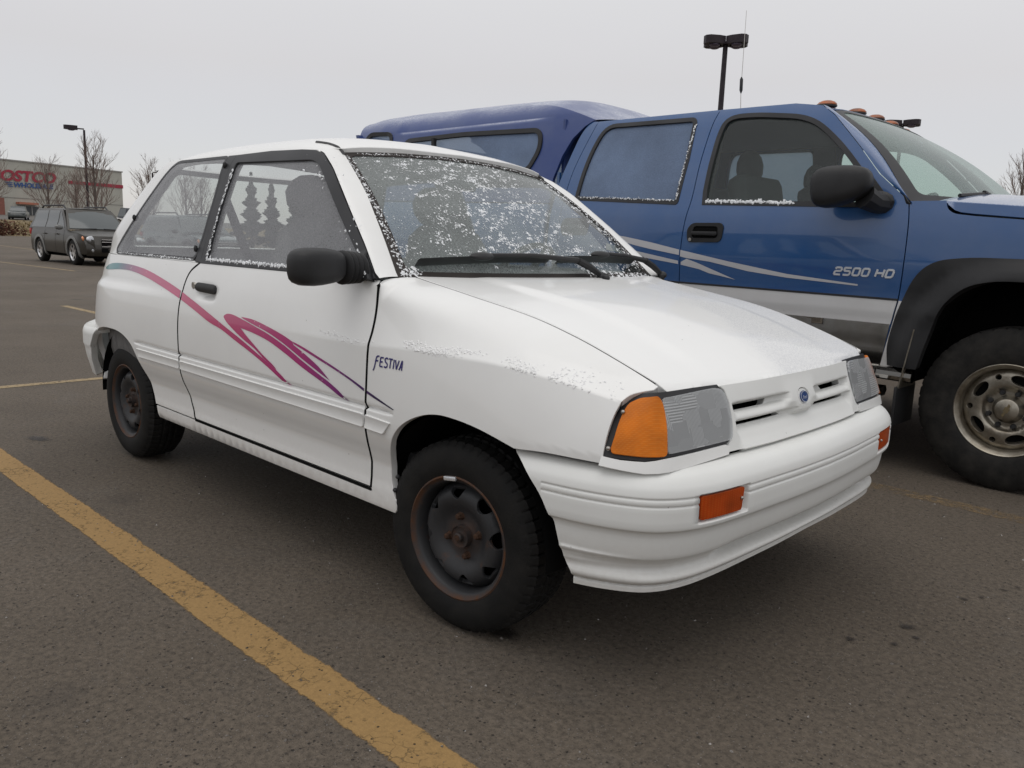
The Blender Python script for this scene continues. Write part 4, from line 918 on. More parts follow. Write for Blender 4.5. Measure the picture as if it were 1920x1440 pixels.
fine = np.stack([rs.uniform(-.97,.97,5200), rs.uniform(.03,.97,5200)], 1); fine = fine[rs.rand(5200) < np.clip(.25 + .5*wdens(fine[:,0], fine[:,1]) + .9*(fine[:,1] > .80)*(fine[:,0] < .6), 0, 1)]; X_ = S_ws(fine[:,0], fine[:,1]); N_ = snorm(S_ws, fine[:,0], fine[:,1], 1, 2e-3); snow_bits('snow_flakes', X_ + .001*N_, N_, .0015, car, 8)
# along the seal, the belt line, the fender crease and the foot of the glass
def line_snow(S, uv, n, spread, size, seed, sgn=1, off=0.0):
    r = np.random.RandomState(seed); L = resl(uv, n); L = L + r.normal(0, 1, L.shape)*spread; X = S(L[:,0], L[:,1]); N = snorm(S, L[:,0], L[:,1], sgn, 2e-3); snow_bits('snow_line', X + off*N, N, size, car, seed)
line_snow(S_ws, [(-.985,.05),(-.995,.5),(-1.0,.97)], 300, (.012,.004), .0035, 11, off=.004); line_snow(S_ws, [(.985,.05),(.985,.97)], 260, (.02,.004), .0035, 12, off=.004); line_snow(S_ws, [(-.9,.99),(0,.985),(.9,.985)], 260, (.01,.008), .003, 13, off=.004)
line_snow(S_ws, [(.25,.01),(.6,.0),(.98,-.01)], 200, (.03,.02), .0055, 15, off=.004); line_snow(S_ws, [(-.98,.0),(-.93,.02)], 60, (.02,.015), .006, 16, off=.004)
line_snow(S_gh, [(-1.45,.957),(-.62,.957)], 620, (.002,.0025), .0036, 17, off=.007); line_snow(S_gh, [(-1.46,.955),(-1.484,1.30)], 150, (.004,.003), .0035, 18, off=.004); line_snow(S_gh, [(-2.38,.952),(-1.57,.952)], 220, (.002,.002), .003, 19, off=.003)
line_snow(S_gh, [(-.405,.948),(-.465,1.01)], 60, (.004,.004), .0045, 20, off=.03); line_snow(S_gh, [(-.53,1.05),(-.60,1.10)], 26, (.03,.03), .0055, 22, off=.002); line_snow(S_gh, [(-.95,1.32),(-.72,1.22)], 40, (.06,.02), .004, 23, off=.001)
def fl(S, xs, dz, n, sp, size, seed):
    r = np.random.RandomState(seed); x = r.uniform(*xs, n); k = vnoise(np.stack([x*1.0, x*0], 1), 14, 3) + r.uniform(-.25,.25,n) > .42; x = x[k]; z = _zc(x) + dz + r.normal(0, sp, len(x)) + .006*np.sin(x*19)
    N = snorm(S, x, z, 1, 2e-3); snow_bits('snow_line', S(x, z), N, size, car, seed, .5, M_SNOW2)
fl(S_side, (-.33,.33), .012, 1300, .006, .0036, 31); fl(S_side, (.28,.46), .010, 200, .008, .0034, 32); fl(S_side, (-.60,-.36), .010, 200, .005, .003, 33)
# ================================================================ blue pickup with canopy
def rebase(root, loc):
    loc = Vector(loc); root.location = loc
    for ch in root.children: ch.location = ch.location - loc
rebase(car, (-1.15, 0, 0))
truck = empty('pickup_truck', label='blue crew cab pickup with a matching blue bed canopy, parked beyond the white hatchback', cat='pickup truck')
TC = 3.06
gm_ = spl([(-1.111,.53),(-1.110,.87),(-1.108,1.0),(-1.104,1.13),(-1.094,1.25),(-1.080,1.36),(-1.079,1.60),(-1.065,1.80),(-1.045,1.888)], 4)
gf_ = spl([(.098,.53),(.12,.684),(.145,.85),(.154,.96),(.158,1.10),(.153,1.24),(.137,1.338)], 4)
gr_ = spl([(-2.085,.53),(-2.078,.9),(-2.065,1.40),(-2.045,1.56),(-2.012,1.69),(-1.978,1.80),(-1.955,1.888)], 4)
apil = [(.12,1.352),(-.03,1.475),(-.165,1.625),(-.335,1.797),(-.42,1.858),(-.58,1.884)]
tw = spl([(-1.0,1.40),(-1.004,1.60),(-.998,1.74),(-.978,1.803),(-.935,1.828),(-.82,1.832),(-.666,1.818),(-.515,1.795),(-.42,1.756),(-.314,1.676),(-.221,1.59),(-.115,1.475),(-.01,1.345)], 4) + [(-.03,1.318),(-.99,1.336)]
twr = rc([(-1.962,1.372),(-1.95,1.55),(-1.925,1.70),(-1.865,1.845),(-1.19,1.838),(-1.172,1.60),(-1.180,1.338)], [.01,.1,.1,.09,.035,.0,.01])
def inset_near(p, d): return inset(p, d)
tfd = gm_[::-1] + gf_ + apil
sheet('door', S_truck, inset(gf_ + apil + gm_[::-1], .0035), M_BLUE, truck, holes=[tw], h=(.05,.03), thick=.03, mirror=TC)
sheet('door', S_truck, inset(gm_ + gr_[::-1], .0035), M_BLUE, truck, holes=[twr], h=(.05,.03), thick=.03, mirror=TC)
for p, g in ((tw, G_TRUCK), (twr, G_FROST)):
    sheet('door_glass', S_truck, inset(p, -.004), g, truck, h=(.08,.05), off=-.010, thick=0, lip=False, mirror=TC)
    sheet('window_trim', S_truck, inset(p, -.013), M_TRIM, truck, holes=[inset(p, .012)], h=(.05,.04), off=.004, thick=.016, mirror=TC)
cabr = spl([(-2.175,.6),(-2.170,1.0),(-2.150,1.45),(-2.115,1.62),(-2.070,1.80),(-2.025,1.888)], 4)
sheet('cab_corner', S_truck, inset(gr_ + cabr[::-1], .003), M_BLUE, truck, h=(.05,.03), thick=.05, mirror=TC)
def S_troof(u, v):
    a = np.abs(v - TC); e = np.clip((a - .62)/.20, 0, 1.1)
    fr = np.clip(u + .75, 0, None)
    return np.stack([u + 0*v, v + 0*u, 1.903 + .020*(1 - (a/.8)**2) - .028*e**2 - .30*fr**1.7 - .25*np.clip(-1.98 - u, 0, None)**1.5], -1)
ry_ = np.linspace(TC-.815, TC+.815, 21)
def hx(y): q = np.abs(y - TC)/.76; return -.335 - .065*q**2.2
sheet('roof', S_troof, [(-2.03, TC-.815), (-1.2, TC-.815), (-.60, TC-.815), (-.47,TC-.795)] + [(float(hx(y)), y) for y in ry_ if abs(y-TC) < .765] + [(-.47,TC+.795),(-.60,TC+.815),(-2.03,TC+.815)], M_BLUE, truck, h=(.06,.05), thick=.02, ne=3e-3)
b = MB(); b.tube([tuple(S_troof(np.array([x]), np.array([TC-.80]))[0] + [0,-.004,-.004]) for x in np.linspace(-2.0,-.55,12)], .008, 6); b.build('drip_rail', M_BLUE, truck)
def S_tws(u, v):
    q = np.abs(u); y0, y1 = .985, .745
    xb = .150 + .26*(1 - q**2.4); xt = hx(TC + u*.76) + .02; zb = 1.335 + .0*q; zt = S_troof(hx(TC + u*.74), TC + u*.74)[:,2] - .012
    return np.stack([xb + (xt - xb)*v + .03*np.sin(np.pi*v), TC + u*(y0 + (y1-y0)*v), zb + (zt - zb)*v + .03*np.sin(np.pi*v)], -1)
sheet('windscreen', S_tws, rc([(-1,0),(1,0),(1,.99),(-1,.99)], .03), G_TWS, truck, h=(.1,.08), thick=0, lip=False, ne=3e-3)
sheet('windscreen_seal', S_tws, rc([(-1.03,-.03),(1.03,-.03),(1.025,1.0),(-1.025,1.0)], .03), M_TRIM, truck, holes=[rc([(-.955,.055),(.955,.055),(.972,.965),(-.972,.965)], .05)], h=(.05,.05), off=.004, thick=.02, ne=3e-3)
A_ = resl(S_truck(np.array([a[0] for a in [(.137,1.338)] + apil[:5]]), np.array([a[1] for a in [(.137,1.338)] + apil[:5]])), 16); B_ = S_tws(np.full(16, -1.02), np.linspace(-.03, 1.0, 16))
ruled(A_, B_, 'windscreen_pillar', M_BLUE, truck, bulge=.012, bd=(.6,-.7,.2), mirror=TC, flip=True)
# fender, hood, bed
def arch(cx, z0, xs): return [(cx + s, z) for s, z in xs]
fi = [(-.386,.53),(-.35,.685),(-.30,.845),(-.215,.935),(-.12,.968),(0,.976),(.12,.968),(.215,.935),(.30,.845),(.35,.685),(.386,.53)]
fo = [(-.535,.53),(-.545,.63),(-.505,.83),(-.44,.985),(-.37,1.045),(-.255,1.070),(0,1.076),(.255,1.070),(.37,1.045),(.44,.985),(.505,.83),(.545,.63),(.535,.53)]
def flare(cx, name='wheel_flare'):
    P = spl([(cx+a, b) for a, b in fo], 5) + spl([(cx+a, b) for a, b in fi], 5)[::-1]
    def S_fl(u, v):
        r = np.hypot((u-cx)/.54, (v-.45)/.63); return S_truck(u, v) + np.stack([0*u, -.055*sstep(1.06,.86,r) if False else -.052*(1 - sstep(.84,1.04,r)) - .008, 0*u], -1)
    sheet(name, S_fl, P, M_BLACK, truck, h=(.03,.03), thick=.06, mirror=TC, ne=2e-3)
WX = .665
hl_ = spl([(.306,1.338),(.318,1.302),(.345,1.281),(.40,1.271),(.635,1.251),(1.1,1.215),(1.72,1.16)], 4)
sheet('fender', S_truck, inset(gf_[::1] + [(.306,1.339)] + hl_[1:] + [(1.74,.9),(1.72,.62),(WX+.44,.55)] + spl([(WX+a*1.12, z) for a, z in fi], 4)[::-1] + [(WX-.44,.53)], .003), M_BLUE, truck, h=(.05,.03), thick=.03, mirror=TC)
flare(WX); flare(WX-3.89)
def S_thood(u, t):
    zs = np.interp(u, [.30,.345,.40,.635,1.1,1.75], [1.330,1.284,1.274,1.254,1.218,1.155]); base = 1.336 - .075*np.clip(u-.3, 0, None)
    k = np.clip(np.minimum(t/.25, 1), 0, 1); y0 = truck_y(u, zs); z1 = base - .002
    y = np.where(t < .25, y0 + .012*k, y0 + .012 + (TC - y0 - .012)*np.clip((t-.25)/.75, 0, 1))
    tt = np.clip((t-.25)/.75, 0, 1); z = np.where(t < .25, zs + .004 + (z1 - zs - .004)*k, z1 + .085*(1-(1-tt)**2.6)*1.0)
    return np.stack([u, y, z], -1)
sheet('hood', S_thood, [(.318,.0),(1.70,.0),(1.70,1.0),(.44,1.0),(.40,.7),(.30,.36),(.26,.25)], M_BLUE, truck, h=(.06,.04), rows=[.2,.23,.25,.27,.30], thick=.02, mirror=TC, ne=3e-3, scale=(1,.8))
def S_tcowl(u, v): return np.stack([u, v, 1.336 + .0*u + .02*(1-((v-TC)/1.0)**2)], -1)
sheet('cowl_panel', S_tcowl, [(.13,TC-1.0),(.30,TC-.99),(.42,TC-.5),(.45,TC),(.42,TC+.5),(.30,TC+.99),(.13,TC+1.0),(.35,TC+.5),(.38,TC),(.35,TC-.5)], M_TRIM, truck, h=(.05,.1), thick=.02)
bed = [(-2.205,.55),(-2.205,1.335),(-4.45,1.375),(-4.47,.62),(-3.68,.55)] + spl([(WX-3.89+a*1.12, z) for a, z in fi], 4)[::-1]
sheet('bed_side', S_truck, bed, M_BLUE, truck, h=(.08,.04), thick=.03, mirror=TC)
b = MB(); b.box((-4.45,TC,.95), (.04,1.96,.82)); b.build('tailgate', M_BLUE, truck); b = MB(); b.box((-4.58,TC,.60), (.18,1.98,.2), bev=.03); b.build('rear_bumper', M_CHROME, truck)
b = MB(); b.box((-2.17,TC,1.1), (.02,1.9,.9)); b.build('cab_back', M_BLUE, truck)
# lower two-tone band, polished rocker, step
sheet('silver_band', S_truck, [(-1.106,.738),(-1.108,.868),(.143,.852),(.122,.735)], M_SILVER, truck, h=(.08,.02), off=.005, thick=.006, mirror=TC); sheet('silver_band', S_truck, [(-2.075,.742),(-2.075,.875),(-1.117,.868),(-1.117,.738)], M_SILVER, truck, h=(.08,.02), off=.005, thick=.006, mirror=TC)
sheet('silver_band', S_truck, [(.131,.735),(.152,.852),(.20,.852),(.15,.50),(.09,.50)], M_SILVER, truck, h=(.05,.03), off=.005, thick=.006, mirror=TC)
sheet('band_trim', S_truck, [(-2.075,.873),(-2.075,.882),(.148,.862),(.146,.853)], M_TRIM, truck, h=(.08,.01), off=.008, thick=.009, mirror=TC)
sheet('rocker_cover', S_truck, [(-2.08,.52),(-2.08,.738),(.120,.733),(.090,.50)], M_POLISH, truck, h=(.08,.03), off=.006, thick=.01, mirror=TC)
for s in (-1, 1):
    y = TC + s*1.03; b = MB(); b.tube([(-2.10,y,.492),(.085,y,.492)], .030, 10); b.tube([(.093,y,.492),(.26,y,.488)], .033, 10); b.build('rocker_tube', M_POLISH, truck)
    sb = empty('side_step'); sb.parent = truck; b = MB(); b.prism([(TC+s*1.14,.375),(TC+s*1.14,.412),(TC+s*1.0,.425),(TC+s*.98,.40),(TC+s*1.0,.375)], -2.05, .13, ax=0); b.build('step_board', M_POLISH, sb)
    for k in range(3): b = MB(); b.box((-.96, TC+s*(1.03+.045*k), .424-.004*k), (2.1,.022,.012)); b.build('step_strip', M_TRIM, sb)
    b = MB(); M_ = Matrix.Translation((.232,TC+s*.955,.575)) @ Matrix.Rotation(R(8),4,'Y'); b.box(None, (.006,.24,.30), M=M_); b.build('splash_guard', M_ALLOY, truck)
    b = MB(); b.box((.205,TC+s*.95,.335), (.014,.28,.20), bev=.004); b.build('mud_flap', M_BLACK, truck)
def twell(x0):
    for s in (-1, 1):
        b = MB(); n = 16; V = []
        for k in range(n+1): a = math.pi*k/n; V += [(x0 + .43*math.cos(a), TC+s*1.02, .45 + .56*math.sin(a)), (x0 + .43*math.cos(a), TC+s*.6, .45 + .56*math.sin(a))]
        b.add(V, [(2*i, 2*i+2, 2*i+3, 2*i+1) for i in range(n)]); b.box((x0,TC+s*.6,.72), (.9,.02,.6)); b.build('wheel_well', M_DARK, truck)
twell(WX); twell(WX-3.89)
b = MB(); b.box((-1.4,TC,.55), (5.6,1.2,.25)); b.box((-.98,TC,.56), (2.1,1.9,.06)); b.box((1.2,TC,.8), (.8,1.2,.5)); b.build('underbody', M_DARK, truck)
# front end, outside the frame
b = MB(); b.box((1.70,TC,.88), (.10,1.86,.50), bev=.03); b.build('grille', M_CHROME, truck); b = MB(); b.box((1.80,TC,.58), (.20,2.0,.24), bev=.05); b.build('front_bumper', M_CHROME, truck)
for s in (-1,1): b = MB(); b.box((1.74,TC+s*.78,.92), (.08,.36,.24), bev=.03); b.build('headlamp', M_LENS, truck)
# handles, mirror, lettering, stripes
for hx_, hz in ((-.952,1.163), (-1.93,1.185)):
    def S_h(u, v): return S_truck(u, np.full_like(v, hz)) + np.stack([0*u, 0*u, v - hz], -1)
    sheet('door_handle', S_h, rc([(hx_-.112,hz-.056),(hx_+.108,hz-.050),(hx_+.118,hz+.035),(hx_+.10,hz+.057),(hx_-.085,hz+.055),(hx_-.118,hz+.02)], .03), M_BLACK, truck, holes=[rc([(hx_-.085,hz-.032),(hx_+.085,hz-.030),(hx_+.085,hz+.038),(hx_-.075,hz+.038)], .02)], h=(.03,.02), off=.008, thick=.018, mirror=TC)
    sheet('handle_recess', S_h, rc([(hx_-.09,hz-.035),(hx_+.09,hz-.035),(hx_+.09,hz+.042),(hx_-.09,hz+.042)], .02), M_DARK, truck, h=(.05,.03), off=.003, thick=0, lip=False, mirror=TC)
    b = MB(); y = float(truck_y(hx_, hz)); b.box((hx_, y-.014, hz-.004), (.168,.014,.024), bev=.006); b.build('handle_lever', M_BLACK, truck)
    b = MB(); b.tube([(hx_-.092,y-.006,hz-.040),(hx_-.092,y-.012,hz-.040)], .010, 10); b.build('door_lock', M_SCREW, truck)
bm = bmesh.new(); bmesh.ops.create_cube(bm, size=1); bmesh.ops.subdivide_edges(bm, edges=list(bm.edges), cuts=6, use_grid_fill=True)
for v in bm.verts:
    c = v.co*2; n = (abs(c.x)**3 + abs(c.y)**3.4 + abs(c.z)**3)**(1/3.1); q = c/max(n, 1e-6); sl = 1 - .14*q.x
    v.co = Vector((q.x*.142, q.y*.095*(1-.25*q.x), q.z*.094*sl + .013*q.x*(q.z < 0)))
bm.transform(Matrix.Translation((-.135,1.905,1.405)) @ Matrix.Rotation(R(-6),4,'Y')); b = MB(); b.bm(bm)
b.tube([(-.03,1.93,1.35),(.0,1.98,1.325),(.02,2.06,1.325)], [.06,.05,.055], 10); b.ball((.0,2.03,1.335), (.075,.03,.05), 12)
o = b.build('door_mirror', M_BLACK, truck); mirror_obj(o, TC)
sheet('mirror_base', S_truck, rc([(-.115,1.325),(.045,1.318),(.03,1.36),(-.075,1.475)], .02), M_BLACK, truck, h=(.03,.03), off=.012, thick=.02, mirror=TC)
M_DEC = paint('silver_vinyl', (.50,.50,.52), .4, .3, amount=.2, low=.5)
decal('side_stripe', clip_x([(-1.66,1.146),(-1.514,1.129),(-1.324,1.100),(-1.111,1.061),(-.787,1.006),(-.436,.954),(-.055,.922),(-.055,.914),(-.435,.934),(-.665,.957),(-.911,1.000),(-1.061,1.022),(-1.12,1.031),(-1.315,1.058),(-1.433,1.078),(-1.66,1.125)], -3, -1.114), M_DEC, S=S_truck, par=truck, mirror=TC)
decal('side_stripe', clip_x([(-1.2,1.078),(-1.111,1.061),(-.787,1.006),(-.436,.954),(-.055,.922),(-.055,.914),(-.435,.934),(-.665,.957),(-.911,1.000),(-1.061,1.014),(-1.2,1.04)], -1.106, 1), M_DEC, S=S_truck, par=truck, mirror=TC)
lowst = [(-1.60,1.030),(-1.315,1.014),(-1.107,.976),(-.974,.953),(-.909,.931),(-.738,.905),(-.923,.967),(-1.061,1.014),(-.98,.972),(-1.107,.992),(-1.315,1.040)]
decal('side_stripe', [(-1.100,.990),(-1.061,1.010),(-.99,.990),(-.923,.967),(-.738,.905),(-.83,.921),(-.909,.933),(-.974,.953),(-1.100,.974)], M_DEC, S=S_truck, par=truck, mirror=TC)
decal('side_stripe', [(-1.66,1.085),(-1.40,1.040),(-1.118,.996),(-1.118,.977),(-1.40,1.010),(-1.66,1.045)], M_DEC, S=S_truck, par=truck, mirror=TC)
LT = {'2': [(0,.8),(.12,1),(.85,1),(1,.86),(1,.62),(.86,.5),(.14,.5),(0,.36),(0,0),(1,0)], '5': [(1,1),(0,1),(0,.56),(.86,.56),(1,.44),(1,.14),(.86,0),(0,0)], '0': [(.14,0),(0,.14),(0,.86),(.14,1),(.86,1),(1,.86),(1,.14),(.86,0),(.14,0)]}
def stroke(P, w, S, m, par, nm): sheet(nm, S, ribbon(P, w), m, par, h=(.05,.05), off=.004, thick=.004, mirror=None)
x0 = -.185
for ch, wd in (('2',.040),('5',.040),('0',.040),('0',.040),(' ',.022),('H',.042),('D',.040)):
    segs = {'H': [[(0,0),(0,1)],[(1,0),(1,1)],[(0,.5),(1,.5)]], 'D': [[(0,0),(0,1),(.8,1),(1,.82),(1,.18),(.8,0),(0,0)]], ' ': []}.get(ch) or ([LT[ch]] if ch in LT else [])
    for sg in segs:
        P = [(x0 + .005 + px*(wd-.008) + py*.011, .966 + py*.036 - .004*(x0+.185)) for px, py in sg]
        for i in range(len(P)-1): stroke([P[i], P[i+1]], .0092, S_truck, M_LET, truck, 'model_letter')
    x0 += wd + (.0065 if ch != ' ' else .0)
# roof marker lamps and aerial
M_ROOFL = noisy('weathered_amber', (.42,.100,.012), (.10,.040,.022), 16, .25, 0, 0)
for y, x in ((TC-.61,-.50),(TC-.27,-.465),(TC,-.455),(TC+.27,-.465),(TC+.61,-.50)):
    z = float(S_troof(np.array([x]), np.array([y]))[0][2]); rl = empty('roof_lamp'); rl.parent = truck
    b = MB(); b.ball((x, y, z+.003), (.066,.050,.018), 14); b.build('lamp_base', M_BLACK, rl); b = MB(); b.ball((x+.006, y, z+.008), (.058,.042,.028), 14); b.build('lamp_lens', M_ROOFL, rl)
ae = empty('aerial'); ae.parent = truck; b = MB(); b.tube([(-1.27,2.9,1.93),(-1.285,2.9,2.12),(-1.292,2.9,2.62)], [.0028,.0022,.0015], 6); b.build('whip', M_SCREW, ae); b = MB(); b.tube([(-1.283,2.9,2.10),(-1.284,2.9,2.12),(-1.287,2.9,2.19),(-1.288,2.9,2.205)], [.003,.011,.011,.003], 8); b.tube([(-1.27,2.9,1.925),(-1.27,2.9,1.955)], .012, 8); b.build('loading_coil', M_BLACK, ae)
# wipers of the pickup
for c in ((.36,TC-.62),(.44,TC-.05)):
    b = MB(); b.tube([(c[0]-.04,c[1]-.25,1.368),(c[0],c[1],1.392),(c[0]+.03,c[1]+.28,1.385)], .010, 6); b.tube([(c[0]+.03,c[1]+.30,1.36),(c[0]+.0,c[1],1.40)], .011, 6); b.build('wiper', M_BLACK, truck)
# canopy
_cn = pchip([1.33,1.45,1.60,1.75,1.86,1.92,1.955,1.985,2.02,2.06,2.09,2.11], [2.055,2.075,2.105,2.138,2.168,2.187,2.200,2.218,2.245,2.295,2.37,2.44])
def cx_end(z): return 0
_ct = pchip([-4.8,-4.72,-4.5,-3.6,-2.75,-2.50,-2.33,-2.18,-2.05,-1.96], [2.085,2.10,2.098,2.085,2.062,2.045,2.015,1.972,1.925,1.89])
def S_can(u, v):
    re = np.clip(-4.30 - u, 0, None); fr = np.clip(u + 2.45, 0, None)
    rid = .018*(sstep(1.922,1.942,v))*(1-sstep(-2.55,-2.30,u))*sstep(-4.06,-3.95,u)
    return np.stack([u, _cn(v) + rid + .12*re + .35*fr**2, v], -1)
can = [(-2.215,1.345),(-2.215,1.51),(-2.175,1.66),(-2.12,1.78),(-2.05,1.86)] + [(x, float(_ct(x))) for x in np.linspace(-1.99,-4.72,40)] + [(-4.66,1.96),(-4.56,1.70),(-4.47,1.385)]
cw1 = rc([(-4.50,1.70),(-4.545,1.80),(-4.43,1.945),(-4.14,1.930),(-4.10,1.86),(-4.14,1.70)], [.04,.05,.07,.06,.08,.05])
cw2 = rc([(-3.93,1.60),(-3.90,1.855),(-3.2,1.865),(-2.40,1.842),(-2.37,1.72),(-2.45,1.575)], [.05,.06,.1,.07,.06,.05])
def S_can2(u, v): return np.stack([u, _cn(np.minimum(v, 1.92)), v], -1)
cano = sheet('canopy', S_can, can, M_BLUE2, truck, holes=[inset(cw1,-.003), inset(cw2,-.003)], h=(.06,.025), rows=[1.925,1.935,1.945,1.955], thick=.03, mirror=TC, ne=3e-3)
for p in (cw1, cw2):
    sheet('canopy_window', S_can2, inset(p,-.002), G_FROST, truck, h=(.1,.06), off=-.006, thick=0, lip=False, mirror=TC); sheet('canopy_window_frame', S_can2, inset(p, -.022), M_BLACK, truck, holes=[inset(p, .010)], h=(.05,.05), off=.010, thick=.02, mirror=TC)
b = MB(); b.box((-3.50,2.125,1.72), (.03,.03,.27)); b.build('window_divider', M_BLACK, truck)
def S_ctop(u, v):
    z0 = _ct(u); ye = TC - S_can(u, z0)[:,1]; a = np.abs(v)
    return np.stack([u, TC + v*ye, z0 + (.105 - .05*sstep(-2.5,-2.0,u))*(1 - a**2.6)], -1)
sheet('canopy_roof', S_ctop, [(-4.72,-1),(-1.985,-1),(-1.97,0),(-1.985,1),(-4.72,1)], M_BLUE2, truck, h=(.07,.05), thick=.0, lip=False, ne=3e-3)
b = MB(); b.box((-2.20,TC,1.62), (.02,1.75,.58)); b.build('canopy_front', M_BLUE2, truck)
b = MB(); b.prism([(-4.66,1.96),(-4.47,1.38),(-4.45,1.38),(-4.62,1.96)], TC-.86, TC+.86, ax=1); b.build('canopy_hatch', M_BLUE2, truck)
# cab interior
def tseat(x, y):
    s = empty('seat'); s.parent = truck; b = MB(); b.box((x,y,.98), (.5,.50,.18), bev=.06); b.build('cushion', M_INT2, s)
    b = MB(); b.box(None, (.16,.50,.62), bev=.06, M=Matrix.Translation((x-.28,y,1.22)) @ Matrix.Rotation(R(-12),4,'Y')); b.build('backrest', M_INT2, s); b = MB(); b.ball((x-.38,y,1.575), (.06,.14,.115), 14); b.build('headrest', M_INT2, s)
tseat(-.62,TC-.48); tseat(-.62,TC+.48)
b = MB(); b.box((-1.85,TC,1.25), (.16,1.5,.6), bev=.05); b.build('rear_seat', M_INT2, truck)
b = MB(); b.prism([(.30,1.32),(.02,1.355),(-.16,1.30),(-.20,1.10),(.0,.95),(.30,.95)], TC-.92, TC+.92, ax=1); b.build('dashboard', M_INT2, truck)
b = MB(); c = Vector((-.30,TC+.48,1.31)); M_ = Matrix.Translation(c) @ Matrix.Rotation(R(-58),4,'Y'); n = 24; b.tube([M_ @ Vector((.19*math.cos(6.2832*k/n), .19*math.sin(6.2832*k/n), 0)) for k in range(n+1)], .015, 8, cap=False); b.ball(c, (.05,.07,.06)); b.tube([M_ @ Vector((-.18,0,0)), M_ @ Vector((.18,0,0))], .015, 6); b.tube([c, (-.05,TC+.48,1.2)], .03, 6); b.build('steering_wheel', M_INT2, truck)
def S_tl(u, v): return S_troof(u, v) + np.array([0,0,-.04])
sheet('headliner', S_tl, [(-2.0,TC-.78),(-.62,TC-.78),(-.42,TC-.6),(-.35,TC),(-.42,TC+.6),(-.62,TC+.78),(-2.0,TC+.78)], M_HEAD, truck, h=(.1,.1), thick=0, lip=False, sgn=-1, ne=3e-3)
def S_tt(u, v): return S_truck(u, v) + np.array([0,.06,0])
sheet('door_trim', S_tt, [(-2.05,.62),(.12,.62),(.12,1.315),(-2.05,1.33)], M_INT2, truck, h=(.1,.1), thick=0, lip=False, mirror=TC)
sheet('pillar_cover', S_tt, [(-1.19,1.3),(-1.17,1.87),(-1.0,1.87),(-.995,1.3)], M_INT2, truck, h=(.1,.1), thick=.01, mirror=TC)
# wheels
def alloy_wheel():
    w = empty('wheel'); tyre_mesh('tyre', .385, .213, .245, M_TYRE2, w, blocks=44, depth=.009, ribs=(.24,.42,.58,.76), bulge=.014, sh=.022)
    V, F = revolve([(.218,.004),(.219,-.004),(.214,-.008),(.208,-.004),(.204,.004),(.198,.008),(.194,.022),(.190,.06),(.188,.20)], 64); obj('rim', V, F, M_ALLOY, w, ang=50)
    prof = pchip([0,.088,.096,.106,.112,.13,.16,.178,.192], [.062,.062,.056,.040,.036,.034,.036,.044,.058])
    def S_d(u, v): return np.stack([u, prof(np.hypot(u, v)), v], -1)
    hs = []
    for k in range(5):
        a = R(74 + 72*k); c, s = math.cos(a), math.sin(a); hs.append([(c*x - s*y, s*x + c*y) for x, y in ell(.144, 0, .0245, .044, 26)])
        a += R(36); hs.append(ell(.157*math.cos(a), .157*math.sin(a), .0145, .0145, 18))
    sheet('wheel_disc', S_d, ell(0, 0, .191, .191, 72), M_ALLOY, w, holes=hs, h=(.012,.012), thick=.03, ne=1e-3)
    for k in range(8):
        a = R(22 + 45*k); b = MB(); V, F = revolve([(0,.034),(.008,.034),(.012,.040),(.0125,.062)], 8); b.add([(x + .0825*math.cos(a), y, z + .0825*math.sin(a)) for x, y, z in V], F); b.build('lug_nut', M_BLACK, w)
    b = MB(); V, F = revolve([(0,.022),(.044,.022),(.050,.026),(.053,.036),(.064,.048),(.067,.062)], 40); b.add(V, F); b.build('hub_cap', M_ALLOY, w)
    Pb = [(-.034,.006),(-.011,.006),(-.011,.0125),(.0135,.0125),(.0135,.006),(.034,.006),(.0275,-.006),(.011,-.006),(.011,-.0125),(-.0135,-.0125),(-.0135,-.006),(-.040,-.006)]
    a = R(66); c, s = math.cos(a), math.sin(a); Pb = [(c*x*.9 - s*y*.9, s*x*.9 + c*y*.9) for x, y in Pb]; V = [(x, .018, z) for x, z in Pb] + [(x, .024, z) for x, z in Pb]; n = len(Pb)
    obj('cap_emblem', V, [tuple(range(n)), *[(i, n+i, n+(i+1) % n, (i+1) % n) for i in range(n)]], noisy('emblem_tan', (.30,.24,.13), (.2,.16,.1), 40, .4, .6, 0), w, smooth=False)
    b = MB(); V, F = revolve([(.19,.075),(.0,.075)], 40); b.add(V, F); b.build('brake_disc', M_DARK, w)
    return w
w0 = alloy_wheel(); w0.parent = truck; w0.location = (WX, 2.062, .384)
for (x, y, rz) in ((WX, 2*TC-2.062, 180), (WX-3.89, 2.062, 0), (WX-3.89, 2*TC-2.062, 180)):
    c = empty('wheel'); c.parent = truck; c.location = (x, y, .384); c.rotation_euler = (0, R(33), R(rz))
    for ch in list(w0.children): copy_tree(ch, c)
def tsnow(S, uv, n, sp, size, seed, off=.004):
    r = np.random.RandomState(seed); L = resl(uv, n) + r.normal(0, 1, (n, 2))*sp; X = S(L[:,0], L[:,1]); N = snorm(S, L[:,0], L[:,1], 1); snow_bits('snow_line', X + off*N, N, size, truck, seed)
tsnow(S_truck, [(-.98,1.345),(-.45,1.33)], 300, (.004,.004), .006, 41, .006); tsnow(S_truck, [(-1.95,1.378),(-1.20,1.350)], 160, (.003,.003), .004, 42, .006); tsnow(S_truck, [(-1.185,1.36),(-1.178,1.80)], 120, (.003,.003), .004, 43, .006)
rebase(truck, (-1.3, TC, 0))
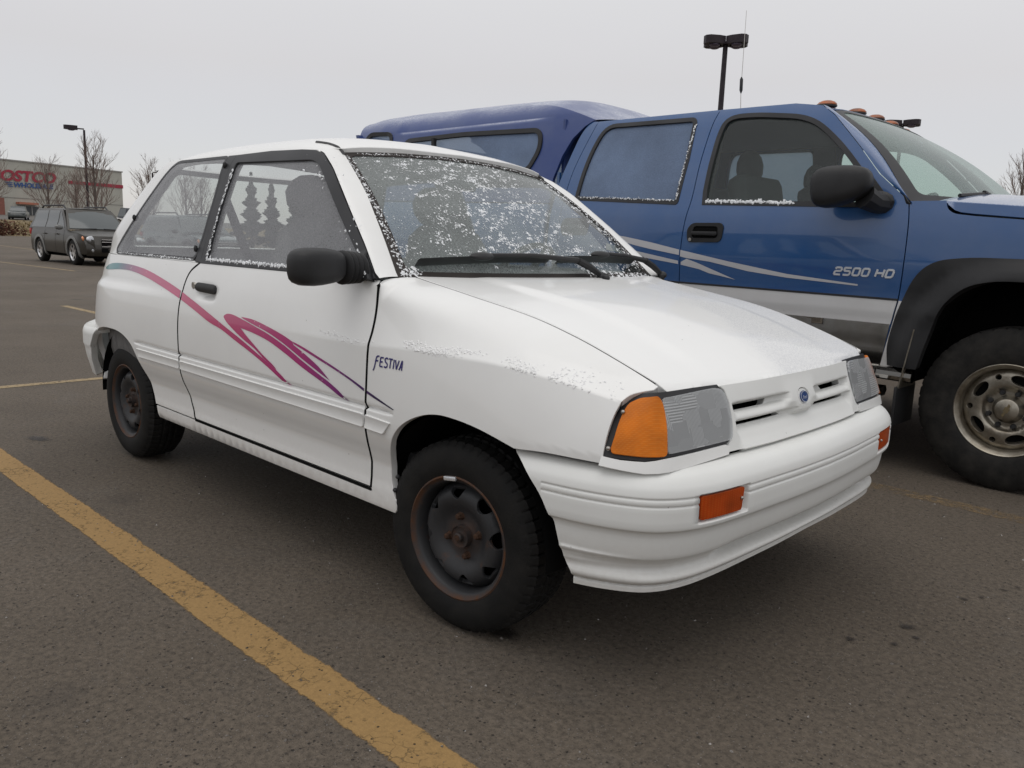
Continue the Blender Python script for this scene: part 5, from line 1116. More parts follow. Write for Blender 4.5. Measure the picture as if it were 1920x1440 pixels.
# ================================================================ ground and markings
def asphalt():
    m = mat('asphalt', (.1,.09,.07), .9); t = NT(m); p = t.pos()
    big = t.noise(p, .55, 5, .6); mid = t.noise(p, 3.2, 5, .65, .6); fine = t.noise(p, 60, 4, .7); grit = t.noise(p, 260, 3, .75)
    c = t.mix(t.ramp(big, [(.33, 0), (.68, 1)]), (.086,.068,.050), (.121,.098,.075))
    c = t.mix(t.math('MULTIPLY', t.ramp(mid, [(.50, 0), (.72, 1)]), .35), c, (.068,.056,.044))
    c = t.mix(t.math('MULTIPLY', t.ramp(t.noise(p, 1.1, 4, .7, 1.2), [(.55, 0), (.75, 1)]), .30), c, (.125,.115,.105))
    c = t.mix(.75, c, t.ramp(fine, [(.30, .40), (.5, 1.0), (.70, 1.5)]), 'MULTIPLY')
    v1 = t.n('ShaderNodeTexVoronoi', {'Vector': p, 'Scale': 150.0}); st = t.ramp(v1.outputs['Distance'], [(.20, 1), (.34, 0)]); k = t.xyz(v1.outputs['Color'], 0)
    pale = t.math('MULTIPLY', st, t.math('GREATER_THAN', k, .84)); dark = t.math('MULTIPLY', st, t.math('LESS_THAN', k, .16))
    v2 = t.n('ShaderNodeTexVoronoi', {'Vector': p, 'Scale': 55.0}); s2 = t.ramp(v2.outputs['Distance'], [(.12, 1), (.21, 0)]); k2 = t.xyz(v2.outputs['Color'], 1); pit = t.math('MULTIPLY', s2, t.math('LESS_THAN', k2, .38))
    c = t.mix(t.math('MULTIPLY', pale, .55), c, (.24,.22,.20)); c = t.mix(t.math('MULTIPLY', dark, .6), c, (.03,.025,.02)); c = t.mix(t.math('MULTIPLY', pit, .85), c, (.014,.011,.009))
    # oil drips: scattered blots and a few where engines have stood
    v3 = t.n('ShaderNodeTexVoronoi', {'Vector': t.mix(.06, p, t.noise(p, 5, 3, out=1)), 'Scale': 1.35}); o = t.ramp(v3.outputs['Distance'], [(.05, 1), (.16, 0)]); ko = t.math('GREATER_THAN', t.xyz(v3.outputs['Color'], 2), .62)
    c = t.mix(t.math('MULTIPLY', t.math('MULTIPLY', o, ko), .55), c, (.030,.026,.024))
    t.set('Base Color', c); t.set('Roughness', t.math('MULTIPLY_ADD', grit, .25, .72))
    h = t.math('ADD', t.math('MULTIPLY', grit, .6), t.math('MULTIPLY', fine, .8)); h = t.math('SUBTRACT', h, t.math('MULTIPLY', pit, 1.3)); h = t.math('ADD', h, t.math('MULTIPLY', st, .5)); t.bump(h, .75, .008)
    return m
M_ASPH = asphalt()
def ground_grid():
    xs = np.concatenate([np.linspace(-400,-12,30), np.linspace(-11,6,70), np.linspace(8,300,20)]); ys = np.concatenate([np.linspace(-300,-8,20), np.linspace(-7,8,60), np.linspace(10,400,30)])
    X, Y = np.meshgrid(xs, ys, indexing='ij'); Z = np.where((X > -11) & (X < 6) & (Y > -7) & (Y < 8), .0, 0) + 0*X
    V = np.stack([X.ravel(), Y.ravel(), Z.ravel()], -1); n, m = X.shape
    F = [(i*m+j, (i+1)*m+j, (i+1)*m+j+1, i*m+j+1) for i in range(n-1) for j in range(m-1)]
    return V, F
V, F = ground_grid(); tag(obj('parking_lot_ground', V, F, M_ASPH), kind='structure')
def line_mat(name, c, wear):
    m = bpy.data.materials.new(name); m.use_nodes = True; t = NT(m); p = t.pos()
    n = t.noise(p, 34, 6, .75); n2 = t.noise(p, 4, 4, .6); v = t.n('ShaderNodeTexVoronoi', {'Vector': p, 'Scale': 55.0}); pit = t.math('MULTIPLY', t.ramp(v.outputs['Distance'], [(.12, 1), (.20, 0)]), t.math('LESS_THAN', t.xyz(v.outputs['Color'], 1), .34))
    crk = t.ramp(t.vor(t.mix(.05, p, t.noise(p, 18, 3, out=1)), 26, 'DISTANCE_TO_EDGE'), [(.0, 1), (.05, 0)]); crk = t.math('MULTIPLY', crk, t.ramp(t.noise(p, 7, 3), [(.50, 0), (.62, .7)]))
    a = t.math('SUBTRACT', 1.0, t.math('MAXIMUM', pit, t.math('MULTIPLY', crk, .8)))
    a = t.math('MULTIPLY', a, t.ramp(t.math('ADD', n, t.math('MULTIPLY', n2, .5)), [(wear-.10, .0), (wear+.14, .96)]))
    v_ = t.xyz(t.n('ShaderNodeTexCoord').outputs['UV'], 1); ed = t.math('SUBTRACT', .5, t.math('ABSOLUTE', t.math('SUBTRACT', v_, .5)))
    a = t.math('MULTIPLY', a, t.ramp(t.math('ADD', ed, t.math('MULTIPLY', t.math('SUBTRACT', t.noise(p, 45, 5, .75), .5), .22)), [(.045, 0), (.085, 1)]))
    t.set('Base Color', t.mix(t.ramp(t.noise(p, 90, 4, .7), [(.25, 0), (.8, 1)]), c, tuple(q*.66 for q in c))); t.b.inputs['Roughness'].default_value = .85; t.set('Alpha', a)
    t.bump(t.noise(p, 200, 3), .4, .004); return m
M_YEL = line_mat('worn_yellow_paint', (.335,.205,.075), .56); M_YEL2 = line_mat('faded_yellow_paint', (.24,.165,.085), .76); M_YEL3 = line_mat('pale_yellow_paint', (.36,.27,.15), .60)
def stripe(name, a, b, w, m, z=.0016, seed=1):
    w = w*1.16
    a, b = np.array(a, float), np.array(b, float); d = b - a; L = np.linalg.norm(d); d /= L; n = np.array([-d[1], d[0]]); k = max(2, int(L/.03) if L < 9 else int(L/.2)); r = np.random.RandomState(seed)
    e = [np.convolve(r.normal(0, .0016, k+9), np.ones(4)/2, 'same')[:k] for _ in (0, 1)]
    ss = np.linspace(0, L, k); P1 = a + d*ss[:,None] + n*(w/2 + e[0])[:,None]; P2 = a + d*ss[:,None] - n*(w/2 + e[1])[:,None]
    V = [(x, y, z) for x, y in P1] + [(x, y, z) for x, y in P2]
    o = obj(name, V, [(i, k+i, k+i+1, i+1) for i in range(k-1)], m); uv = o.data.uv_layers.new()
    for l in o.data.loops: uv.data[l.index].uv = (0, 0 if l.vertex_index < k else 1)
    tag(o, kind='structure')
stripe('painted_line', (-4.45,-1.218), (1.7,-1.138), .112, M_YEL, seed=2)
stripe('painted_line', (-4.45,1.70), (2.2,1.665), .105, M_YEL2, seed=3)
stripe('painted_line', (-4.40,-6.2), (-4.56,4.6), .085, M_YEL3, .0024, 4)
stripe('painted_line', (-10.4,1.475), (-4.6,1.56), .10, M_YEL3, seed=5)
for k in range(-1, 4): stripe('painted_line', (-25.6, 4.25+2.86*k), (-19.8, 4.62+2.86*k), .10, M_YEL3, seed=20+k)
stripe('painted_line', (-47.0,9.45), (-38.0,8.9), .11, M_YEL3, seed=31)
# loose grit lying on the asphalt
def grit():
    r = np.random.RandomState(9); V = []; F = []; n = 5200
    P = np.stack([r.uniform(-3.2,1.6,n*2), r.uniform(-2.6,2.0,n*2)], 1)
    k = vnoise(P+10, 1.3, 8) + r.uniform(-.35,.35,len(P)) > .55; P = P[k][:n]
    for x, y in P:
        s = .0016 + .0046*r.rand()**3; b0 = len(V); a0 = r.rand()*6.28
        for i in range(4): a = a0 + 1.5708*i + r.uniform(-.4,.4); V.append((x + s*math.cos(a)*r.uniform(.7,1.3), y + s*math.sin(a)*r.uniform(.7,1.3), .0005))
        V.append((x + s*.2, y, s*r.uniform(.6,1.2))); F += [(b0+i, b0+(i+1) % 4, b0+4) for i in range(4)]
    m = mat('grit', (.1,.09,.08), .9); t = NT(m); v = t.n('ShaderNodeTexVoronoi', {'Vector': t.pos(), 'Scale': 90.0}); t.set('Base Color', t.ramp(t.xyz(v.outputs['Color'], 0), [(.0, (.03,.027,.023)), (.55, (.10,.085,.07)), (.9, (.16,.145,.13)), (1, (.34,.32,.30))]))
    tag(obj('loose_grit', V, F, m, smooth=False), kind='stuff')
grit()
M_OIL = bpy.data.materials.new('oil_stain'); M_OIL.use_nodes = True; _t = NT(M_OIL); _t.b.inputs['Base Color'].default_value = (.016,.012,.010,1); _t.b.inputs['Roughness'].default_value = .6
_g = _t.n('ShaderNodeTexCoord').outputs['UV']; _t.set('Alpha', _t.math('MULTIPLY', _t.ramp(_t.math('ADD', _t.xyz(_g, 0), _t.math('MULTIPLY', _t.noise(_t.pos(), 30, 4), .55)), [(.55, .70), (.95, 0)]), .9))
def stain(x, y, a, b, rz, seed):
    r = random.Random(seed); n = 24; V = [(x, y, .003)]; 
    for i in range(n):
        t = 6.2832*i/n; q = r.uniform(.9,1.1); V.append((x + q*(a*math.cos(t)*math.cos(rz) - b*math.sin(t)*math.sin(rz)), y + q*(a*math.cos(t)*math.sin(rz) + b*math.sin(t)*math.cos(rz)), .003))
    o = obj('oil_stain', V, [(0, i+1, (i+1) % n + 1) for i in range(n)], M_OIL); uv = o.data.uv_layers.new()
    for l in o.data.loops: uv.data[l.index].uv = (0 if l.vertex_index == 0 else 1, 0)
    tag(o, kind='structure')
for i, (x, y, a, b, rz) in enumerate(((.865,.255,.030,.022,.3),(.875,.115,.016,.012,.6),(.905,.20,.018,.011,0),(.925,.60,.020,.012,.4),(.96,.655,.014,.010,.2),(.995,.78,.016,.010,0),(1.02,.84,.014,.010,0),(.78,.05,.02,.02,0),(-.45,-1.78,.05,.035,.6),(-.05,-1.75,.035,.05,.2),(-1.2,-1.62,.05,.03,.3),(.10,-.65,.06,.05,.2),(-2.9,-.95,.10,.05,.3))): stain(x, y, a*1.35, b*1.35, rz, i)
# ================================================================ background
GRASS = noisy('dry_grass', (.20,.145,.070), (.11,.085,.045), 1.2, .95, 0, .8, 6)
def bank_z(x):
    d = -x; return np.interp(d, [84,86,92,100,110,165,400], [0,.12,.85,1.5,1.75,3.1,4.5])
xs = -np.array([85,88,92,96,100,105,110,120,140,165,200,260]); ys = np.linspace(-160,240,60); V = []; 
for i, x in enumerate(xs):
    for j, y in enumerate(ys): V.append((x, y, float(bank_z(x)) + (.10*math.sin(y*.9 + x) if 1 < i < 6 else 0) - (.15 if i == 0 else 0)))
F = [(i*60+j, i*60+j+1, (i+1)*60+j+1, (i+1)*60+j) for i in range(len(xs)-1) for j in range(59)]
M_ROAD = noisy('far_asphalt', (.10,.09,.08), (.13,.12,.11), .6, .9, 0, .2, 4)
tag(obj('grass_bank', V, F[:4*59], GRASS), kind='structure'); tag(obj('upper_lot', V, F[4*59:], M_ROAD), kind='structure')
# tufts on the bank
def tufts():
    r = np.random.RandomState(4); V = []; F = []
    for k in range(2600):
        x = -r.uniform(85.2,99); y = r.uniform(8,34); z = float(bank_z(x)); h = r.uniform(.06,.22); b0 = len(V); a = r.rand()*6.28; s = .10
        V += [(x - s*math.cos(a), y - s*math.sin(a), z), (x + s*math.cos(a), y + s*math.sin(a), z), (x + r.uniform(-.15,.15), y + r.uniform(-.15,.15), z+h)]; F.append((b0, b0+1, b0+2))
    tag(obj('grass_tufts', V, F, GRASS, smooth=False), kind='stuff')
tufts()
# ---- warehouse
A_ = np.array([-140.246,32.799]); T_ = np.array([-.3683,.9297]); N_ = np.array([.9297,.3683])
store = empty('warehouse_store', loc=(A_[0], A_[1], 0), rz=math.atan2(T_[1], T_[0]), label='big beige warehouse store with a red stripe and red and blue wall lettering', cat='building')
# local frame: x along the facade to the right, y away from us, z up
def wallmat():
    m = mat('ribbed_wall', (.42,.41,.36), .85); t = NT(m); p = t.pos(True); w = t.n('ShaderNodeTexWave', {'Vector': p, 'Scale': 1.2}, bands_direction='X').outputs[1]; n = t.noise(p, .5, 4)
    t.set('Base Color', t.mix(t.ramp(n, [(.3, 0), (.7, 1)]), (.44,.43,.375), (.39,.38,.335))); t.bump(w, .25, .03); return m
M_WALL = wallmat(); M_RED = noisy('sign_red', (.36,.030,.055), (.30,.028,.05), 3, .6, 0, 0); M_SBLUE = mat('sign_blue', (.020,.075,.24), .6)
def sbox(name, x0, x1, z0, z1, m, d0=-.06, d1=0, par=store): b = MB(); b.box(((x0+x1)/2, (d0+d1)/2, (z0+z1)/2), (x1-x0, d1-d0, z1-z0)); return b.build(name, m, par)
b = MB(); V = [(-42,0,0),(22.75,0,0),(22.75,45,0),(-42,45,0),(-42,0,9.42),(22.75,0,10.80),(22.75,45,10.8),(-42,45,9.42)]; V = [(-42,0,0),(22.75,0,0),(22.75,45,0),(-42,45,0),(-42,0,10.30),(22.75,0,10.80),(22.75,45,10.8),(-42,45,10.30)]
b.add(V, [(0,1,5,4),(1,2,6,5),(2,3,7,6),(3,0,4,7),(4,5,6,7)]); b.build('wall', M_WALL, store, smooth=False)
b = MB(); b.add([(-42.1,-.12,10.28),(22.9,-.12,10.78),(22.9,-.12,10.98),(-42.1,-.12,10.48),(-42.1,.3,10.28),(22.9,.3,10.78),(22.9,.3,10.98),(-42.1,.3,10.48)], [(0,1,2,3),(3,2,6,7),(1,5,6,2),(0,3,7,4),(4,7,6,5),(0,4,5,1)]); b.build('parapet', mat('parapet', (.30,.29,.27), .7), store, smooth=False)
b = MB(); b.add([(12.0,-.10,8.02),(22.85,-.10,8.05),(22.85,-.10,8.62),(12.0,-.10,8.52),(12.0,-.02,8.02),(22.85,-.02,8.05),(22.85,-.02,8.62),(12.0,-.02,8.52)], [(0,1,2,3),(3,2,6,7),(1,5,6,2),(0,3,7,4)]); b.build('red_stripe', M_RED, store, smooth=False)
sbox('wall_trim', -42, 22.7, 5.10, 5.20, mat('wall_trim', (.25,.24,.22), .7), -.05, -.01); sbox('entrance_awning', 2.65, 5.9, 4.22, 4.55, noisy('awning_orange', (.42,.16,.10), (.36,.14,.09), 4, .7, 0, 0), -.8, -.02); sbox('entrance', 3.2, 6.4, 2.6, 4.0, mat('shop_entrance', (.05,.055,.06), .3), -.05, -.01)
for x in (3.1, 4.1, 5.2, 6.45): sbox('entrance_post', x-.06, x+.06, 2.6, 4.05, mat('entrance_frame', (.35,.34,.33), .5), -.12, -.05)
sbox('brick_pier', -3.0, .4, 2.2, 5.0, noisy('pier_red', (.26,.10,.075), (.2,.08,.06), 5, .8, 0, 0), -.6, -.02)
tv, tf = text_poly('COSTCO', 2.35, shear=.18, bold=.09, sx=1.0, space=.94)
w_ = tv[:,0].max() - tv[:,0].min(); tv[:,0] = (tv[:,0] - tv[:,0].max())*(11.3/w_) + 9.75; h_ = tv[:,1].max() - tv[:,1].min(); tv[:,1] = (tv[:,1] - tv[:,1].min())*(1.70/h_)
def fac(V, z0, sl): return np.stack([V[:,0], np.full(len(V), -.16), V[:,1] + z0 + sl*(V[:,0] - 3.2)], -1)
obj('sign_letters', fac(tv, 7.62, .030), tf, M_RED, store, smooth=False)
tv, tf = text_poly('WHOLESALE', 1.0, shear=.12, bold=.045, sx=1.0); w_ = tv[:,0].max() - tv[:,0].min(); tv[:,0] = (tv[:,0] - tv[:,0].min())*(6.75/w_) + 2.4; h_ = tv[:,1].max() - tv[:,1].min(); tv[:,1] = (tv[:,1] - tv[:,1].min())*(.78/h_)
obj('sign_letters', fac(tv, 6.72, .030), tf, M_SBLUE, store, smooth=False)
for k in range(3): sbox('sign_bar', 1.55 - .25*k, 2.25, 6.76 + .27*k, 6.76 + .27*k + .13, M_SBLUE, -.16, -.10)
# ---- lamp posts
M_POLE = rubbery('dark_bronze', (.020,.014,.018), .5); M_GLOBE = mat('lamp_glass_dull', (.12,.10,.16), .3)
def lamp_post(x, y, h, heads, label, r=.085, z0=0.0, size=.55):
    L = empty('lamp_post', (x, y, z0), label=label, cat='lamp post', group='lamp posts in the parking lot'); b = MB(); b.tube([(0,0,0),(0,0,.6)], .28, 12); b.build('base', M_ROAD, L); b = MB(); b.tube([(0,0,.55),(0,0,h)], [r*1.15, r*.8], 8); b.build('pole', M_POLE, L)
    for a, off in heads:
        c, s = math.cos(a), math.sin(a); hd = MB(); d = off
        pts = [(.10,-.20),(.34,-.25),(.68,-.22),(.80,-.10),(.80,.10),(.68,.22),(.34,.25),(.10,.20)]; V = []
        for z in (h-.02, h+.24):
            for px, py in pts: px = d - .1 + px*size/.55; py *= size/.55; V.append((c*px - s*py, s*px + c*py, z*1.0 + (.0 if z < h else -.02)))
        hd.add(V, [tuple(range(8))[::-1], tuple(range(8,16))] + [(i, (i+1) % 8, 8+(i+1) % 8, 8+i) for i in range(8)])
        hd.tube([(0,0,h+.06),(c*(d+.05), s*(d+.05), h+.06)], .045, 6); o = hd.build('lamp_head', M_POLE, L); gl = MB(); q = d - .1 + .42*size/.55; gl.ball((c*q, s*q, h-.03), (.20*size/.55,.20*size/.55,.07), 10); gl.build('lamp_glass', M_GLOBE, o)
    return L
def d_img(x, y):  # bearing of the picture's left at a point
    return math.atan2(y + 2.136, x - 1.512) + math.pi/2
lamp_post(-55.39,16.92,7.20, [(d_img(-55.4,16.9), .35)], 'single-headed lamp post rising behind the grey-brown SUV', z0=0.0, size=.62)
a0 = d_img(-12.6,22.05); lamp_post(-12.6,22.05,7.62, [(a0+.45,.10),(a0-.45,.10),(a0+math.pi+.45,.10),(a0+math.pi-.45,.10)], 'tall four-headed lamp post rising over the blue pickup cab roof', r=.10, size=.50)
a1 = d_img(-12.9,41.5); lamp_post(-13.5,41.3,7.62, [(a1+.45,.12),(a1-.45,.12),(a1+math.pi+.45,.12),(a1+math.pi-.45,.12)], 'distant four-headed lamp post above the pickup windscreen', r=.10, size=.58)
lamp_post(-72.5,28.15,6.05, [(d_img(-72.5,28.2)+math.pi, .3)], 'small far lamp post beside the roof edge of the white hatchback', r=.10, size=.7)
# ---- trees
M_BARK = noisy('bare_bark', (.085,.065,.055), (.14,.115,.10), 8, .9, 0, .3, 20); M_TWIG = noisy('bare_twigs', (.17,.125,.105), (.22,.17,.145), 3, .9, 0, 0)
def bare_tree(x, y, z0, h, seed, label, spread=.42, group='bare young trees', twig=1.0):
    r = random.Random(seed); T = empty('bare_tree', (x, y, z0), label=label, cat='tree', group=group); tr = MB(); br = MB()
    def branch(p, d, L, rad, lev):
        n = 4; pts = [p]; q = Vector(p); dd = Vector(d).normalized()
        for i in range(n):
            dd = (dd + Vector((r.uniform(-.13,.13), r.uniform(-.13,.13), .09))).normalized(); q = q + dd*(L/n); pts.append(q.copy())
        br.tube(pts, [rad*(1-.72*i/n) for i in range(n+1)], 4 if lev < 2 else 3, cap=False)
        if lev >= 3: return
        for k in range((7, 6, 5)[lev] if lev else 7):
            t = r.uniform(.22,1.0); i = min(int(t*n), n-1); pp = pts[i].lerp(pts[i+1], t*n - i); a = r.uniform(0, 6.283); s = dd.orthogonal().normalized(); s = Matrix.Rotation(a, 3, dd) @ s
            branch(pp, dd*r.uniform(.75,1.1) + s*r.uniform(.35,.75), L*r.uniform(.34,.60)*(1.12 - .4*t), rad*.50, lev+1)
    tp = [Vector((0,0,0))]; 
    for i in range(6): tp.append(tp[-1] + Vector((r.uniform(-.04,.04)*h*.2, r.uniform(-.04,.04)*h*.2, h*.82/6)))
    R0 = .020*h; tr.tube(tp, [R0*(1-.80*i/6) for i in range(7)], 7); 
    for k in range(25):
        t = .20 + .78*k/25; i = min(int(t*6), 5); pp = tp[i].lerp(tp[i+1], t*6 - i); a = k*2.4 + r.uniform(-.4,.4); up = .95 + .9*t
        branch(pp, Vector((math.cos(a)*spread*2, math.sin(a)*spread*2, up)), h*(.48 - .26*t)*r.uniform(.8,1.1), R0*.30*(1-.5*t), 1)
    tr.build('trunk', M_BARK, T); br.build('crown', M_TWIG, T, smooth=False); return T
bare_tree(-53.35,16.72,0,6.75,3,'tall bare tree just right of the lamp post behind the SUV')
bare_tree(-59.45,17.42,0,5.1,5,'low bare tree left of the lamp post, behind the SUV roof')
bare_tree(-65.65,17.62,0,6.35,8,'bare tree in front of the red and blue store lettering')
bare_tree(-46.9,9.15,0,6.5,12,'bare tree cut by the left edge of the photo', spread=.5)
bare_tree(-68.0,26.0,0,6.9,15,'bare tree half hidden by the sloping rear pillar of the white hatchback')
bare_tree(-62.4,26.6,0,6.3,18,'bare tree seen through the rear side window of the hatchback, left one', group='bare trees seen through the hatchback windows')
bare_tree(-63.7,28.4,0,6.4,21,'bare tree seen through the rear side window of the hatchback, right one', group='bare trees seen through the hatchback windows')
bare_tree(-7.95,42.0,0,6.3,24,'bare tree at the right edge of the photo beyond the pickup bonnet')
M_NEED = noisy('spruce_needles', (.028,.045,.034), (.050,.070,.052), 5, .9, 0, 0)
def spruce(x, y, h, seed, label):
    r = random.Random(seed); T = empty('spruce_tree', (x, y, 0), label=label, cat='tree', group='spruce trees seen through the hatchback door window'); b = MB(); b.tube([(0,0,0),(0,0,h)], [.14,.02], 6); b.build('trunk', M_BARK, T); V = []; F = []
    for k in range(620):
        t = r.random()**.8; z = h*(.06 + .93*t); R_ = h*.25*(1-t)**.85*(.72 + .28*math.sin(z*7.3 + seed)) + .04; a = r.random()*6.283; L = R_*r.uniform(.75,1.12); c, s = math.cos(a), math.sin(a); b0 = len(V); w = .10 + .10*L; dz = -.22*L
        V += [(0,0,z+.04), (c*L*.55 - s*w, s*L*.55 + c*w, z + dz*.3), (c*L, s*L, z + dz + .12*L), (c*L*.55 + s*w, s*L*.55 - c*w, z + dz*.3), (c*L*.6, s*L*.6, z + dz*.3 - .22)]
        F += [(b0,b0+1,b0+2,b0+3), (b0+1,b0+4,b0+2), (b0+3,b0+2,b0+4)]
    obj('crown', V, F, M_NEED, T, smooth=False); return T
spruce(-53.1,27.2,5.45,2,'left of three dark spruces seen through the hatchback door window'); spruce(-52.4,28.4,5.0,7,'middle of three dark spruces seen through the hatchback door window'); spruce(-51.6,29.9,4.8,11,'right of three dark spruces seen through the hatchback door window')
# ---- bush on the bank
def shrub(x, y, z, a, b_, h, seed, label):
    r = random.Random(seed); B = empty('shrub', (x, y, z), label=label, cat='shrub'); V = []; F = []; st = MB()
    for k in range(1500):
        t = r.random()*6.283; ph = r.random()**.5; rr = r.random()**.4; px, py, pz = a*rr*math.cos(t)*math.sin(ph*1.57), b_*rr*math.sin(t)*math.sin(ph*1.57), h*rr*math.cos(ph*1.5) ; s = r.uniform(.05,.14); q = Vector((r.uniform(-1,1), r.uniform(-1,1), r.uniform(-.5,1))).normalized()*s; w = q.orthogonal().normalized()*s*.7; b0 = len(V)
        c = Vector((px, py, max(pz,.05))); V += [c - w, c + w, c + q*2]; F.append((b0, b0+1, b0+2))
    for k in range(40): t = r.random()*6.283; st.tube([(0,0,0), (a*.7*math.cos(t)*r.random(), b_*.7*math.sin(t)*r.random(), h*r.uniform(.6,.98))], [.03,.008], 3, cap=False)
    st.build('stems', M_BARK, B, smooth=False); obj('foliage', V, F, noisy('russet_leaves', (.115,.040,.022), (.075,.030,.020), 2, .9, 0, 0), B, smooth=False)
shrub(-84.8,18.3,.0,1.3,3.0,1.65,3,'low russet-brown shrub on the grass bank at the left edge')
# ---- vehicles in the distance
M_TINT = mat('far_glass', (.060,.070,.072), .08, spec=.8); M_WHEELC = mat('bright_alloy', (.55,.55,.56), .25, .9)
def far_car(name, loc, rz, label, cat, body, L=4.6, W=1.81, H=1.62, wb=2.66, suv=True, group=None, detail=True, bed=False, trim=None):
    C0 = empty(name, loc, rz, label=label, cat=cat, group=group); hw = W/2; fo = .86; xr = fo - L; zb = .98 if suv else .86
    sec = pchip([.22,.30,.45,.62,.80,zb], [hw-.10,hw-.03,hw-.01,hw,hw-.015,hw-.055])
    def S(u, v): tp = .30*np.clip((u - (fo-.55))/.55, 0, 1.2)**2.2 + .16*np.clip((xr+.5 - u)/.5, 0, 1.2)**2.2; return np.stack([u, -(sec(v) - tp), v], -1)
    r = .36 if suv else .32; ar = lambda cx: [(cx + (r+.055)*math.cos(a), .33 + (r+.055)*math.sin(a)) for a in np.linspace(math.pi*1.0, 0, 12)]
    zf = zb - .10
    pl = [(xr,.36),(-wb-r-.06,.30)] + ar(-wb) + [(-r-.06,.30)] + ar(0) + [(fo-.05,.30),(fo,.5),(fo-.03,.72),(fo-.30,zf-.02),(-.42,zb),(xr+.06,zb+.02)]
    sheet('body_side', S, pl, body, C0, h=(.12,.06), thick=.06, mirror=0)
    xa, xt0, xt1, xb = -.45, (-1.22 if suv else -1.3), (xr+.42 if suv else xr+1.3), xr+.10
    if bed: xt1, xb = -2.15, -2.30
    tum = pchip([zb-.05,zb,zb+.25,H-.05,H], [hw-.05,hw-.055,hw-.14,hw-.24,hw-.33])
    def S2(u, v): return np.stack([u, -tum(v), v], -1)
    gp = [(xa,zb),(xt0,H-.04),(xt1,H-.03),(xb,zb+.02)]; sheet('cabin_side', S2, gp, body, C0, h=(.15,.06), thick=.03, mirror=0)
    def gx(z, f): return f
    z0, z1 = zb+.05, H-.10; fx = lambda z: xa + (xt0-xa)*(z-zb)/(H-.04-zb); bx = lambda z: xb + (xt1-xb)*(z-zb)/(H-.03-zb)
    cuts = [fx(z0)-.13, -1.30, -2.22 if not bed else -1.95, bx(z0)+.15]
    for i in range(len(cuts)-1):
        a_, b_ = cuts[i]-.04, cuts[i+1]+.04
        if a_ - b_ < .15: continue
        p = [(a_,z0),(min(a_, fx(z1)-.12),z1),(max(b_, bx(z1)+.12),z1),(b_,z0)]; sheet('side_window', S2, p, M_TINT, C0, h=(.2,.1), off=.006, thick=.005, mirror=0)
    yb, yt = hw-.06, hw-.30; n = 7; q = np.linspace(-1,1,n)
    def strip(name, x0, y0, z0, x1, y1, z1, m, bow0=.10, bow1=.06, off=0):
        A = [(x0 + bow0*(1-a*a) + off, a*y0, z0+off) for a in q]; B = [(x1 + bow1*(1-a*a) + off, a*y1, z1+off) for a in q]; return ruled(A, B, name, m, C0, bulge=.02, bd=(.7,0,.7), n=4)
    strip('windscreen_frame', xa, yb, zb, xt0, yt, H-.02, body); strip('windscreen', xa-.03, yb-.07, zb+.03, xt0+.04, yt-.04, H-.07, M_TINT, off=.012)
    def S3(u, v): a = np.abs(v)/(yt+.03); return np.stack([u, v, H - .06*a**3 - .02*np.clip((u-xt0+.3)/.3,0,1)**2], -1)
    sheet('roof', S3, [(xt0+.06,-yt-.03),(xt0+.11,0),(xt0+.06,yt+.03),(xt1-.02,yt+.03),(xt1-.02,-yt-.03)], body, C0, h=(.2,.1), thick=.03)
    def S4(u, v): a = np.abs(v)/yb; return np.stack([u, v*(1-.05*np.clip((u+.4)/1.2,0,1)), zb - (zb-zf+.02)*np.clip((u+.42)/(fo-.25+.42),0,1)**1.6 - .03*a**3 - .10*np.clip((u-fo+.45)/.45,0,1)**2.5], -1)
    sheet('bonnet', S4, [(-.46,-yb),(-.40,0),(-.46,yb),(fo-.28,yb-.03),(fo-.10,yb*.5),(fo-.06,0),(fo-.10,-yb*.5),(fo-.28,-yb+.03)], body, C0, h=(.12,.1), thick=.03)
    A = [(fo-.30+.24*(1-a*a)**.7, a*(yb-.02), zf-.05) for a in q]; B = [(fo-.14+.20*(1-a*a)**.7, a*(hw-.10), .60) for a in q]; D = [(fo-.16+.20*(1-a*a)**.7, a*(hw-.12), .28) for a in q]
    ruled(A, B, 'nose', body, C0, n=4); ruled(B, D, 'front_bumper', body, C0, bulge=.05, bd=(1,0,0), n=5)
    b = MB(); b.box((xr+.03, 0, .62), (.10, W-.28, .60), bev=.04); b.build('rear_bumper', body, C0); b = MB(); V = [(xr+.08,-yb,zb),(xr+.08,yb,zb),(xt1,yt,H-.04),(xt1,-yt,H-.04)] if not bed else [(-2.3,-yb,zb),(-2.3,yb,zb),(-2.15,yt,H-.04),(-2.15,-yt,H-.04)]; b.add(V, [(0,1,2,3)]); b.build('rear_window', M_TINT, C0)
    b = MB(); b.box((-wb/2+.1, 0, .36), (L-.9, W-.5, .30)); b.box((-wb/2-.2,0,.75), (wb,W-.25,.4)); b.build('underbody', M_DARK, C0)
    if bed: b = MB(); b.box(((xr-2.3)/2, 0, zb-.05), (abs(xr+2.3)-.1, W-.2, .06)); b.build('bed_floor', M_DARK, C0)
